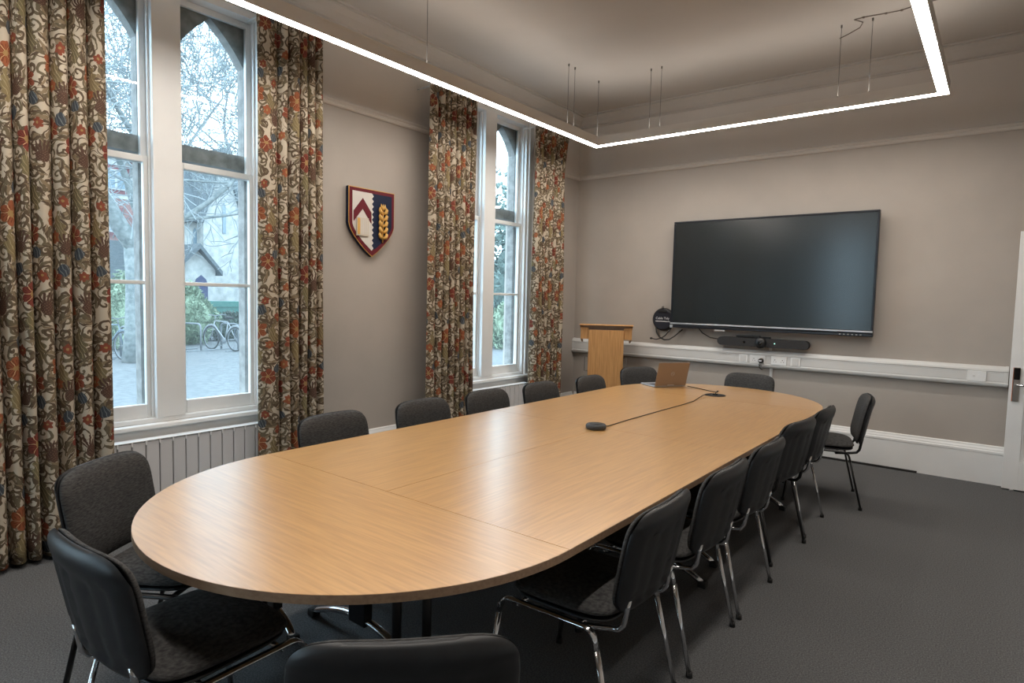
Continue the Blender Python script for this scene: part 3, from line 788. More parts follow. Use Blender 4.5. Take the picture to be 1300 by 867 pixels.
m_ = MB(); m_.cyl((.135, -.108, 0), .006, .003, 'y', 12); m_.build('status_light', M['greenled'], vb)
m_ = MB(); m_.cyl((-.17, -.107, 0), .012, .003, 'y', 16); m_.build('microphone', M['lens'], vb)
m_ = MB(); m_.box(-.07, .07, -.035, 0, -.02, .06); m_.bev(-.26, -.02, -.09, -.04, .046, .070, .004); m_.build('mount', M['blackmetal'], vb)

# ------------------------------------------------------------------ dado trunking with sockets
tk = empty('dado_trunking', (WX + .001, FY - .001, .93)); tag(tk, 'white dado trunking running along the far wall below the screen', 'trunking')
Lk = .075 - WX
prof = [(0, -.088), (.030, -.088), (.050, -.078), (.056, -.062), (.056, -.052), (.050, -.048), (.050, .040), (.054, .046), (.050, .062), (.026, .086), (0, .088)]
def trunk(x0, x1, name, par, e=0.):
    m_ = MB(); vs = []; n = len(prof)
    for x in (x0, x1):
        for (o, z) in prof: vs.append((x, -(o + e if o else 0), z + (e if z > 0 else -e)))
    m_.add(vs, [tuple(range(n)), tuple(range(n, 2 * n))] + [(j, (j + 1) % n, n + (j + 1) % n, n + j) for j in range(n)]); return m_.build(name, M['upvc'], par)
trunk(.006, 2.03, 'trunking_length', tk); trunk(2.032, Lk - .006, 'trunking_length', tk); trunk(2.000, 2.062, 'joint_cover', tk, .002); trunk(0.002, .022, 'end_cap', tk, .003); trunk(Lk - .02, Lk, 'end_cap', tk, .003)
m_ = MB(); m_.bev(-1.852 - WX, -1.824 - WX, -.014, -.0005, -.093 - .5, -.092, .002)
m_.bev(-1.868 - WX, -1.840 - WX, -.016, -.0005, .093, .14, .002); m_.build('conduit', M['upvc'], tk)
m_ = MB()
for zz in (.030, -.040): m_.box(.03, Lk - .03, -.0508, -.0495, zz, zz + .0015)
m_.build('cover_seam', mat('seam_grey', (.35, .35, .35), .6), tk)
def plate(xc, w_, kind, label, grp=None):
    s = empty({'socket': 'power_socket', 'blank': 'blank_plate', 'spur': 'fused_spur'}[kind], (xc, FY - .050, .93 - .005)); tag(s, label, {'socket': 'socket', 'blank': 'wall plate', 'spur': 'switch'}[kind], grp)
    m_ = MB(); m_.bev(-w_ / 2, w_ / 2, -.010, -.0005, -.043, .043, .002); m_.build('plate', M['white'], s)
    if kind == 'socket':
        m_ = MB()
        for q in (-.036, .036):
            m_.box(q - .003, q + .003, -.0105, -.0095, .002, .012)
            for e in (-.011, .011): m_.box(q + e - .004, q + e + .004, -.0105, -.0095, -.014, -.010)
        m_.build('pin_holes', M['lens'], s)
        for q in (-.055, .055): m_ = MB(); m_.bev(q - .006, q + .006, -.013, -.009, .016, .032, .001); m_.build('switch', M['white'], s)
    if kind == 'spur':
        m_ = MB(); m_.bev(.004, .026, -.013, -.009, -.012, .012, .001); m_.build('switch', M['white'], s)
        m_ = MB(); m_.bev(-.028, -.010, -.0125, -.009, -.008, .008, .001); m_.build('fuse_carrier', M['upvc'], s)
    if kind == 'blank':
        m_ = MB(); m_.bev(-.03, .03, -.0125, -.009, -.032, .032, .002); m_.build('insert', M['upvc'], s)
    return s
plate(-2.11, .09, 'blank', 'small blank white plate on the trunking, left of the sockets')
plate(-1.965, .15, 'socket', 'white double socket on the trunking with the black plug in it')
plate(-1.755, .15, 'socket', 'empty white double socket on the trunking under the video bar')
plate(-1.595, .09, 'blank', 'small blank white plate on the trunking, right of the sockets')
plate(-.137, .13, 'spur', 'white switch plate at the trunking\'s right end near the door')
pg = empty('power_plug', (-1.925, FY - .0605, .915)); tag(pg, 'black power plug with white label and curled lead in the trunking socket', 'plug')
m_ = MB(); m_.lathe([(0, -.04), (.016, -.04), (.024, -.03), (.026, -.006), (.026, 0), (0, 0)], (0, 0, 0), 20, 'y'); m_.build('plug_body', M['cable'], pg)
m_ = MB(); m_.bev(-.014, .016, -.043, -.040, -.006, .006, .001); m_.build('plug_label', M['paperwhite'], pg)
m_ = MB(); m_.tube([(-.006, -.03, -.02), (-.010, -.035, -.045), (.010, -.034, -.062), (.018, -.034, -.048), (.004, -.034, -.040), (-.010, -.03, -.060), (-.002, -.015, -.082), (.006, .03, -.098)], .0035, 8); m_.build('lead', M['cable'], pg)

# ------------------------------------------------------------------ cable tidy on the wall
ct = empty('cable_tidy', (-3.035, FY, 1.300)); tag(ct, 'round black cable tidy pouch on the wall at the screen\'s lower left corner', 'cable tidy')
m_ = MB(); m_.lathe([(0, -.060), (.110, -.060), (.124, -.054), (.130, -.042), (.130, -.014), (.122, -.004), (.10, 0), (0, 0)], (0, 0, 0), 40, 'y'); m_.build('pouch', M['plastic'], ct)
m_ = MB(); m_.cyl((0, -.0615, 0), .112, .0015, 'y', 40); m_.build('front_panel', mat('navy_black_cloth', (.012, .013, .022), .8), ct)
m_ = MB(); m_.bev(-.05, .05, -.072, -.058, .082, .108, .004); m_.tube([(-.012, -.06, .12), (-.012, -.058, .145), (0, -.058, .150), (.005, -.06, .12)], .004, 6); m_.build('handle_loop', M['rubber'], ct)
def text(body, size, loc, rot, mt, parent, name, ext=.0006):
    cu = bpy.data.curves.new(name, 'FONT'); cu.body = body; cu.size = size; cu.align_x = 'CENTER'; cu.align_y = 'CENTER'; cu.extrude = ext
    cu.materials.append(mt); o = bpy.data.objects.new(name, cu); o.location = loc; o.rotation_euler = rot; col.objects.link(o); o.parent = parent
    dg = bpy.context.evaluated_depsgraph_get(); me = bpy.data.meshes.new_from_object(o.evaluated_get(dg)); o2 = bpy.data.objects.new(name, me)
    o2.location = loc; o2.rotation_euler = rot; col.objects.link(o2); o2.parent = parent; bpy.data.objects.remove(o); return o2
text('Cable Tidy', .038, (0, -.0625, .012), (R(90), 0, 0), M['paperwhite'], ct, 'lettering')
m_ = MB(); x = -.085; rg = random.Random(4)
while x < .085:
    w_ = rg.uniform(.004, .009); m_.box(x, x + w_, -.0627, -.0617, -.026 - rg.uniform(0, .002), -.018 + rg.uniform(0, .002)); x += w_ + .002
m_.build('small_print', M['paperwhite'], ct)
m_ = MB(); m_.tube([(-.075, -.05, -.10), (-.070, -.055, -.15), (-.03, -.06, -.205), (.03, -.06, -.232), (.09, -.06, -.225), (.15, -.06, -.185), (.20, -.055, -.14), (.235, -.04, -.105)], .010, 8, ry=.006); m_.build('strap', M['rubber'], ct)
m_ = MB(); m_.tube([(.10, -.04, -.09), (.08, -.05, -.13), (.04, -.055, -.18), (-.01, -.055, -.215), (-.07, -.055, -.232), (-.13, -.055, -.225)], .006, 8); m_.cyl((-.145, -.055, -.224), .011, .022, 'x', 10); m_.build('cable', M['cable'], ct)
tc_ = MB(); tc_.tube([(-2.63, FY - .06, 1.245), (-2.56, FY - .07, 1.17), (-2.47, FY - .07, 1.125), (-2.385, FY - .07, 1.115)], .006, 8)
tag(tc_.build('screen_cable', M['cable']), 'black cable hanging from the screen to the video bar\'s left end', 'cable')

# ------------------------------------------------------------------ lectern
le = empty('lectern', (-3.50, 6.16, 0), R(30)); tag(le, 'light oak lectern standing in the far left corner of the room', 'lectern')
m_ = MB(); m_.bev(-.195, .195, -.10, -.080, .03, 1.17, .002); m_.build('front_panel', M['woodZ'], le)
for s in (-1, 1):
    m_ = MB(); m_.bev(min(s * .195, s * .177), max(s * .195, s * .177), -.079, .15, .03, 1.05, .002); sp = m_.build('side_panel', M['woodZ'], le)
    m_ = MB(); m_.tube([(s * .192, -.04, .86), (s * .232, -.04, .86), (s * .232, -.04, .70), (s * .192, -.04, .70)], .005, 6); m_.build('wire_handle', M['wire'], sp)
m_ = MB(); m_.box(-.176, .176, -.075, .14, .60, .62); m_.build('shelf', M['woodZ'], le)
Mx = Matrix.Translation((0, 0, 1.19)) @ Matrix.Rotation(R(-14), 4, 'X')
m_ = MB(); m_.bev(-.295, .295, -.12, .30, 0, .018, .003, Mx); m_.build('reading_board', M['woodZ'], le)
for s in (-1, 1):
    m_ = MB(); m_.prism([(-.085, 1.200), (-.085, 1.065), (.26, 1.01), (.26, 1.125)], s * .275 - .009, s * .275 + .009, lambda y, z, x: (x, y, z)); m_.build('board_cheek', M['woodZ'], le)
    m_ = MB(); m_.bev(min(s * .196, s * .265), max(s * .196, s * .270), -.080, -.062, 1.065, 1.195, .002); m_.build('board_apron', M['woodZ'], le)
m_ = MB(); m_.bev(-.205, .205, -.115, .19, 0, .03, .004); m_.build('base', M['woodZ'], le)

# ------------------------------------------------------------------ laptop, puck, grommet, cables
lp = empty('laptop', (-2.325, 5.29, TZ), math.atan2(.30, .18)); tag(lp, 'open laptop with a bronze lid standing on the far end of the table', 'laptop')
# local: x along hinge, +y towards the keyboard
m_ = MB(); m_.bev(-.165, .165, .004, .232, .003, .017, .004); bs_ = m_.build('base', M['laptopbase'], lp)
m_ = MB()
for r_ in range(5):
    for q in range(12): m_.bev(-.138 + q * .0232, -.138 + q * .0232 + .019, .030 + r_ * .021, .030 + r_ * .021 + .017, .0168, .0185, .0006)
m_.build('keyboard', M['keys'], bs_)
m_ = MB(); m_.box(-.05, .05, .150, .215, .0168, .0176); m_.build('touchpad', M['silver'], bs_)
m_ = MB()
for q in (-.14, .14): m_.box(q - .012, q + .012, .02, .22, 0, .0035)
m_.build('rubber_feet', M['rubber'], bs_)
Ml = Matrix.Translation((0, .004, .016)) @ Matrix.Rotation(R(14), 4, 'X')
m_ = MB(); m_.bev(-.165, .165, -.007, -.001, .0, .222, .003, Ml); lid = m_.build('lid', M['laptop'], lp)
m_ = MB(); m_.box(-.155, .155, -.001, .0005, .012, .214, Ml); m_.build('screen', M['lens'], lid)
m_ = MB(); m_.bev(-.035, .035, -.0095, -.006, .002, .010, .001, Ml); m_.build('hinge', M['silver'], lid)
tmp = MB(); tmp.tube([Ml @ Vector((.018 * math.cos(a), -.0078, .115 + .018 * math.sin(a))) for a in [2 * PI * i / 24 for i in range(24)]], .0012, 6, closed=True); tmp.build('logo_ring', M['silver'], lid)
lo = text('DELL', .013, (0, 0, 0), (0, 0, 0), M['silver'], lid, 'logo_letters', .0004); lo.matrix_local = Ml @ Matrix.Translation((0, -.0078, .115)) @ Matrix.Rotation(R(90), 4, 'X')
pk = empty('microphone_puck', (-1.870, 3.206, TZ)); tag(pk, 'round dark grey microphone puck in the middle of the table', 'microphone')
m_ = MB(); m_.lathe([(0, .0), (.052, 0), (.060, .006), (.062, .016), (.060, .026), (.054, .031), (0, .032)], (0, 0, 0), 40); m_.build('body', mat('puck_grey', (.035, .04, .045), .6), pk)
m_ = MB(); m_.lathe([(.0, .0322), (.040, .0322), (.040, .0328), (0, .0328)], (0, 0, 0), 32); m_.build('touch_top', M['video'], pk)
gm = empty('cable_grommet', (-1.845, 5.11, TZ)); tag(gm, 'black cable grommet disc set in the table behind the laptop', 'cable grommet')
m_ = MB(); m_.lathe([(0, 0), (.085, 0), (.085, .003), (.080, .005), (0, .005)], (0, 0, 0), 40); m_.build('rim', M['plastic'], gm)
m_ = MB(); m_.lathe([(0, .0052), (.022, .0052), (.022, .012), (.018, .014), (0, .014)], (.0, 0, 0), 24); m_.build('cable_collar', M['rubber'], gm)
m_ = MB(); z = TZ + .0035
m_.tube([(-1.858, 3.262, TZ + .012), (-1.851, 3.32, z), (-1.856, 3.60, z), (-1.850, 4.08, z), (-1.842, 4.45, z), (-1.848, 4.66, z), (-1.885, 4.86, z), (-1.905, 5.0, z + .004), (-1.868, 5.085, z + .012)], .0028, 6)
tag(m_.build('microphone_cable', M['cable']), 'thin dark cable running along the table seam from the puck to the grommet', 'cable')
m_ = MB(); m_.tube([(-2.22, 5.43, z + .004), (-2.15, 5.42, z), (-2.05, 5.36, z), (-1.95, 5.30, z), (-1.88, 5.25, z + .004), (-1.85, 5.20, z + .022), (-1.842, 5.15, z + .03), (-1.845, 5.115, z + .012)], .0034, 6)
tag(m_.build('laptop_cable', M['cable']), 'dark cable from the laptop\'s hinge side to the table grommet', 'cable')

# ------------------------------------------------------------------ door leaf standing at the far wall
dr = struct(empty('door_1', (.082, FY - .13, .012)))
DW, DH = .86, 2.125
m_ = MB()
m_.bev(0, .105, 0, .044, 0, DH, .002); m_.bev(DW - .105, DW, 0, .044, 0, DH, .002)
for a, b in ((0, .235), (.70, .86), (DH - .11, DH)): m_.bev(.105, DW - .105, 0, .044, a, b, .002)
m_.build('door_frame', M['white'], dr)
m_ = MB(); m_.box(.10, DW - .10, .016, .030, .23, .705)
for a in (0,):
    m_.bev(.105, DW - .105, .008, .018, .235, .25, .003); m_.bev(.105, DW - .105, .008, .018, .685, .70, .003); m_.bev(.105, .12, .008, .018, .25, .685, .003); m_.bev(DW - .12, DW - .105, .008, .018, .25, .685, .003)
m_.build('panel', M['white'], dr)
m_ = MB(); m_.box(.10, DW - .10, .018, .024, .855, DH - .105); m_.build('pane', M['glass'], dr)
m_ = MB()
m_.bev(.025, .068, -.014, -.0005, .735, 1.015, .006); hd = m_.build('handle', M['steel'], dr)
hd['label'] = 'steel lock plate with lever'
m_ = MB(); m_.bev(.027, .066, -.020, -.0135, .915, 1.012, .005); m_.build('card_reader', M['lens'], hd)
m_ = MB(); m_.bev(.0205, .0245, -.015, -.001, .735, 1.015, .001); m_.build('plate_edge', M['copper'], hd)
m_ = MB(); m_.tube([(.047, -.012, .875), (.047, -.05, .875), (.058, -.058, .874), (.10, -.058, .872), (.155, -.056, .870)], .009, 10); m_.build('lever', M['chrome'], hd)
ds = empty('door_stop', (.15, FY - .125, 0)); tag(ds, 'small metal door stop on the carpet under the door', 'door stop')
m_ = MB(); m_.cyl((0, 0, 0), .018, .003, n=20); m_.build('base', M['chrome'], ds)
m_ = MB(); m_.cyl((0, 0, .003), .012, .0085, n=20); m_.build('buffer', M['upvc'], ds)

# ------------------------------------------------------------------ outside
GZ = -.20
M['gravel'] = noisy(mat('gravel', (.4, .4, .4), .95), (.065, .067, .069), (.12, .122, .124), 9, 8, lo=.3, hi=.7, bump=.5, bdist=.02)
M['bark'] = noisy(mat('bark', (.2, .2, .18), .95), (.10, .115, .115), (.19, .20, .195), 9, 6, bump=.8, bdist=.02)
M['twig'] = mat('twig', (.20, .22, .225), .95)
M['render'] = noisy(mat('pale_stone_wall', (.5, .49, .46), .95), (.23, .23, .22), (.33, .326, .31), 3.5, 6, bump=.3, bdist=.02)
M['roof'] = noisy(mat('slate_roof', (.2, .22, .23), .8), (.045, .056, .062), (.07, .082, .09), 5, 4, stretch=(1, 1, 5))
M['brick'] = noisy(mat('red_brick', (.3, .1, .08), .95), (.15, .075, .068), (.20, .11, .10), 6, 5)
M['redpaint'] = mat('red_surround', (.13, .04, .045), .8)
M['extwin'] = mat('outdoor_pane', (.10, .14, .17), .15)
M['extwhite'] = mat('outdoor_white', (.25, .25, .25), .6)
M['blue'] = mat('blue_door_paint', (.006, .012, .055), .6)
M['binlid'] = mat('green_bin_plastic', (.015, .10, .08), .5)
M['binblue'] = mat('blue_bin_plastic', (.02, .04, .09), .5)
M['conifer'] = noisy(mat('conifer_leaf', (.2, .3, .18), .8), (.12, .165, .105), (.25, .31, .21), 30, 3)
M['hedgeleaf'] = noisy(mat('hedge_leaf', (.06, .1, .05), .8), (.02, .032, .022), (.055, .075, .055), 30, 3)
M['evergreen'] = noisy(mat('evergreen_leaf', (.1, .16, .1), .8), (.045, .07, .06), (.11, .15, .13), 20, 3)
M['bikeframe'] = mat('pale_bike_paint', (.22, .23, .24), .4)
M['bikedark'] = mat('dark_bike_paint', (.09, .12, .15), .4)
M['galv'] = mat('galvanised_steel', (.13, .14, .15), .5)
m_ = MB(); m_.box(-70, WX - WT - .001, -25, 60, GZ - .1, GZ); struct(m_.build('ground', M['gravel']))

def leafball(c, rad, n, size, seed, mt, name, parent, core=True, shape=1.0):
    rg = random.Random(seed); m_ = MB()
    for i in range(n):
        u, v = rg.uniform(-1, 1), rg.uniform(0, 2 * PI); q = rg.uniform(.75, 1.05) ** (1); s = math.sqrt(1 - u * u)
        rr = 1 + .18 * math.sin(5 * v + seed) * math.cos(4 * u)
        dv = Vector((s * math.cos(v) * rad[0], s * math.sin(v) * rad[1], u * rad[2])) * q * rr
        if dv.z > 0: dv.x *= 1 - shape * .35 * dv.z / rad[2]; dv.y *= 1 - shape * .35 * dv.z / rad[2]
        p = Vector(c) + dv; a = Vector((rg.gauss(0, 1), rg.gauss(0, 1), rg.gauss(0, 1))).normalized(); b = a.orthogonal().normalized()
        a = (a + Vector((0, 0, .8))).normalized() * size * rg.uniform(.7, 1.5); b = b * size * .35
        m_.add([p - a, p + b, p + a, p - b], [(0, 1, 2, 3)])
    o = m_.build(name, mt, parent, fix=False)
    if core:
        bm = bmesh.new(); bmesh.ops.create_icosphere(bm, subdivisions=3, radius=1)
        for v in bm.verts:
            w = v.co.copy(); k_ = .86 + .06 * math.sin(w.x * 7 + seed) + .06 * math.cos(w.y * 8 + w.z * 6)
            tpr = 1 - shape * .35 * max(0, w.z); v.co = Vector((w.x * rad[0] * k_ * tpr, w.y * rad[1] * k_ * tpr, w.z * rad[2] * k_)) + Vector(c)
        cm_ = MB(); cm_.add([v.co.copy() for v in bm.verts], [[v.index for v in f.verts] for f in bm.faces], True); bm.free()
        cm_.build('inner_foliage', mt, parent)
    return o
def bush(name, x, y, rad, n, size, seed, mt, label, cat='bush', group=None):
    r = empty(name, (x, y, GZ)); tag(r, label, cat, group)
    leafball((0, 0, rad[2] * .92), rad, n, size, seed, mt, 'foliage', r); return r
bush('conifer_bush', -19.6, 7.15, (.75, .85, 1.15), 2600, .10, 1, M['conifer'], 'pale green conifer bush outside, behind the bicycles in the big window\'s left light')
bush('conifer_bush', -20.6, 9.15, (.75, .9, 1.0), 3000, .10, 2, M['conifer'], 'pale green conifer bush outside, behind the bicycle in the big window\'s right light')
bush('scrub_bush', -21.6, 11.15, (.6, 1.15, .50), 2400, .09, 8, M['hedgeleaf'], 'low dark scrub outside in front of the green bin')
hd_ = empty('hedge', (-21.2, 5.7, GZ)); tag(hd_, 'dark clipped hedge outside behind the left bicycle', 'hedge')
m_ = MB(); m_.bev(-.4, .4, -3.2, 1.3, 0, 1.45, .1); m_.build('inner_foliage', M['hedgeleaf'], hd_)
m_ = MB(); rg = random.Random(9)
for i in range(4500):
    p = Vector((.42 if i % 3 else rg.uniform(-.4, .4), rg.uniform(-3.2, 1.3), rg.uniform(0, 1.5) if i % 3 else 1.47)); a = Vector((rg.gauss(0, 1), rg.gauss(0, 1), rg.gauss(0, 1))).normalized() * .07; b = a.orthogonal() * .5
    m_.add([p - a, p + b, p + a, p - b], [(0, 1, 2, 3)])
m_.build('foliage', M['hedgeleaf'], hd_, fix=False)

# bare tree
def tree(x, y, seed, label, trunk_h, r0, limbs, name='bare_tree', depth=6, spread=1.0):
    rg = random.Random(seed); root = empty(name, (x, y, GZ)); tag(root, label, 'tree')
    tk_ = MB(); tw = MB()
    tk_.tube([(0, 0, -.1), (.02, 0, trunk_h * .3), (0, .04, trunk_h * .7), (0, .02, trunk_h)], [r0 * 1.35, r0 * 1.02, r0, r0 * 1.05], 12)
    def grow(p, d, L, r, lv):
        n = 4; pts = [p.copy()]; rad = [r]
        for i in range(n):
            d = (d + Vector((rg.gauss(0, .12), rg.gauss(0, .12), rg.gauss(0, .10) + .02))).normalized(); p = p + d * L / n
            pts.append(p.copy()); rad.append(max(.012, r * (1 - .42 * (i + 1) / n)))
        (tk_ if lv < 2 else tw).tube(pts, rad, 8 if lv < 2 else (5 if lv < 4 else 3), cap=False)
        if lv >= depth: return
        nb = 3 if lv < 4 else 3
        for q in range(nb):
            t = 4 if q == 0 else rg.randint(1, 4); ang = rg.uniform(.25, .55) if q == 0 else rg.uniform(.5, 1.15)
            ax = d.orthogonal().normalized(); ax.rotate(Matrix.Rotation(rg.uniform(0, 2 * PI), 3, d)); nd_ = d.copy(); nd_.rotate(Matrix.Rotation(ang, 3, ax))
            grow(pts[t].copy(), nd_, L * rg.uniform(.62, .85), rad[t] * (.80 if q == 0 else .55), lv + 1)
    for (dx, dy, dz, L, rf) in limbs:
        grow(Vector((0, .02, trunk_h - .1)), Vector((dx, dy, dz)).normalized(), L, r0 * rf, 0)
    tk_.build('trunk', M['bark'], root); tw.build('branches', M['twig'], root, fix=False)
    return root
tree(-16, 5.98, 21, 'large bare tree with forked grey trunk outside the big window\'s left light', 2.75, .25,
     [(.1, -.75, .8, 2.6, .85), (-.1, .28, 1, 2.6, .8), (.2, .75, .95, 2.6, .36), (.3, .35, 1, 2.4, .34)])
tree(-19.5, 11.9, 5, 'bare tree whose crown fills the big window\'s right light above the stone house', 4.3, .13,
     [(.2, -.6, .9, 2.6, .8), (.1, .4, .9, 2.4, .7), (.3, -.25, 1, 2.5, .6), (.2, -.9, .6, 2.6, .55)])

# stone house
sh = empty('stone_house', (-30, 14.5, GZ)); tag(sh, 'pale stone house with steep gable, porch and blue door seen through the big window', 'house')
F = lambda y, z, x: (x, y - 14.5, z - GZ)
m_ = MB(); m_.prism([(11.8, GZ), (19.5, GZ), (19.5, 5.0), (11.8, 5.0)], -6, 0, F); m_.prism([(11.8, 5.0), (11.8, 5.01), (19.5, 5.0)], -6, -3, F)
m_.build('wall', M['render'], sh)
m_ = MB(); m_.add([(.35, 11.75 - 14.5, 4.85 - GZ), (.35, 5.1, 4.85 - GZ), (-3, 5.1, 8.0 - GZ), (-3, 11.75 - 14.5, 8.0 - GZ), (.35, 11.75 - 14.5, 4.75 - GZ), (.35, 5.1, 4.75 - GZ), (-6.3, 5.1, 4.8 - GZ), (-6.3, 11.75 - 14.5, 4.8 - GZ)],
                  [(0, 1, 2, 3), (0, 1, 5, 4), (3, 2, 6, 7), (0, 3, 7, 4), (1, 2, 6, 5), (4, 5, 6, 7)]); m_.build('roof', M['roof'], sh)
m_ = MB(); m_.prism([(13.95, GZ), (15.85, GZ), (15.85, 5.0), (14.9, 8.1), (13.95, 5.0)], -2, .5, F); m_.build('gable_bay', M['render'], sh)
m_ = MB()
for s in (-1, 1): m_.prism([(14.9, 8.35), (14.9 + s * 1.15, 4.75), (14.9 + s * 1.0, 4.7), (14.9, 8.05)], -3, .65, F)
m_.build('gable_roof', M['roof'], sh)
m_ = MB()
m_.prism([(13.7, 3.6), (13.85, 3.6), (13.85, 4.35), (13.775, 4.5), (13.7, 4.35)], .0, .04, F); m_.prism([(14.85, 4.3), (15.0, 4.3), (15.0, 5.6), (14.925, 5.75), (14.85, 5.6)], .5, .54, F)
m_.build('lancet_window', M['extwin'], sh)
for (ya, yb, za, zb_) in ((16.15, 16.55, 3.55, 4.3), (16.15, 16.6, 1.0, 2.3)):
    m_ = MB(); m_.prism([(ya - .08, za - .1), (yb + .08, za - .1), (yb + .08, zb_ + .1), (ya - .08, zb_ + .1)], 0, .05, F); wf = m_.build('window', M['extwhite'], sh)
    m_ = MB(); mz = (za + zb_) / 2; m_.prism([(ya, za), (yb, za), (yb, mz - .03), (ya, mz - .03)], .05, .06, F); m_.prism([(ya, mz + .03), (yb, mz + .03), (yb, zb_), (ya, zb_)], .05, .06, F); m_.build('pane', M['extwin'], wf)
m_ = MB(); m_.prism([(12.15, GZ), (13.95, GZ), (13.95, 2.5), (13.1, 3.4), (12.15, 2.5)], .5, 1.6, F); m_.build('porch', M['render'], sh)
m_ = MB(); m_.prism([(14.15, 2.45), (13.15, 3.65), (11.9, 2.3), (11.9, 2.15), (13.15, 3.42), (14.15, 2.25)], .4, 1.9, F); m_.build('porch_roof', M['roof'], sh)
m_ = MB(); pl = [(13.0, GZ), (13.58, GZ), (13.58, 1.85), (13.5, 2.07), (13.29, 2.25), (13.08, 2.07), (13.0, 1.85)]; m_.prism(pl, 1.6, 1.64, F); m_.build('front_door', M['blue'], sh)
m_ = MB(); m_.tube([(.08, 15.98 - 14.5, 0), (.08, 15.98 - 14.5, 5.0 - GZ)], .05, 8); m_.build('drainpipe', M['bikedark'], sh)

bh = empty('brick_house', (-30, 9, GZ)); tag(bh, 'red-trimmed brick house with white windows behind the big tree outside', 'house')
F = lambda y, z, x: (x, y - 9, z - GZ)
m_ = MB(); m_.prism([(3, GZ), (11.3, GZ), (11.3, 5.4), (3, 5.4)], -5, 0, F); m_.build('lower_wall', M['brick'], bh)
m_ = MB(); m_.prism([(3, 5.4), (11.3, 5.4), (11.3, 6.6), (10.6, 7.8), (9.6, 7.8), (3, 7.0)], -5, .02, F); m_.build('upper_wall', M['render'], bh)
m_ = MB(); m_.prism([(11.6, 6.4), (10.7, 8.1), (9.4, 8.1), (2.8, 7.3), (2.8, 6.95), (9.5, 7.75), (10.5, 7.75), (11.4, 6.3)], -5, .4, F); m_.build('roof', M['brick'], bh)
for (ya, yb, za, zb_) in ((10.08, 10.86, 5.75, 6.6), (10.15, 10.6, 3.95, 4.8)):
    m_ = MB(); m_.prism([(ya - .15, za - .15), (yb + .15, za - .15), (yb + .15, zb_ + .2), (ya - .15, zb_ + .2)], .02, .06, F); m_.build('window_surround', M['redpaint'], bh)
    m_ = MB(); m_.prism([(ya, za), (yb, za), (yb, zb_), (ya, zb_)], .06, .12, F); wf = m_.build('window', M['extwhite'], bh)
    m_ = MB(); ymid = (ya + yb) / 2; zm = (za + zb_) / 2
    for a0, a1 in ((ya + .06, ymid - .05), (ymid + .05, yb - .06)):
        for b0, b1 in ((za + .06, zm - .02), (zm + .02, zb_ - .06)): m_.prism([(a0, b0), (a1, b0), (a1, b1), (a0, b1)], .12, .13, F)
    m_.build('pane', M['extwin'], wf)
m_ = MB(); m_.prism([(8.0, 1.9), (10.9, 1.9), (10.9, 2.1), (10.6, 3.5), (8.0, 3.5)], .02, 1.6, F); m_.build('porch_roof', M['roof'], bh)
m_ = MB(); m_.box(1.2, 1.5, .0, .25, 0, 2.1); m_.box(1.2, 1.5, 1.3, 1.55, 0, 2.1); m_.build('porch_pier', M['brick'], bh)

# bins
def bin_(x, y, w_, mt, label):
    r = empty('wheeled_bin', (x, y, GZ)); tag(r, label, 'bin')
    m_ = MB(); m_.prism([(-w_ / 2 + .08, .12), (w_ / 2 - .08, .12), (w_ / 2, 1.15), (-w_ / 2, 1.15)], -.35, .35, lambda y, z, x: (x, y, z)); m_.build('body', mt, r)
    m_ = MB(); m_.prism([(-w_ / 2 - .04, 1.15), (w_ / 2 + .04, 1.15), (w_ / 2 - .02, 1.36), (-w_ / 2 + .02, 1.36)], -.4, .4, lambda y, z, x: (x, y, z)); m_.build('lid', mt, r)
    for s in (-1, 1): m_ = MB(); m_.cyl((.2, s * w_ * .35 - .03, .1), .1, .06, 'y', 16); m_.build('wheel', M['rubber'], r)
bin_(-23.2, 11.75, 1.35, M['binlid'], 'large green wheeled bin outside, in front of the stone house')
bin_(-23.6, 10.55, .75, M['binblue'], 'blue wheeled bin outside, just left of the green bin')

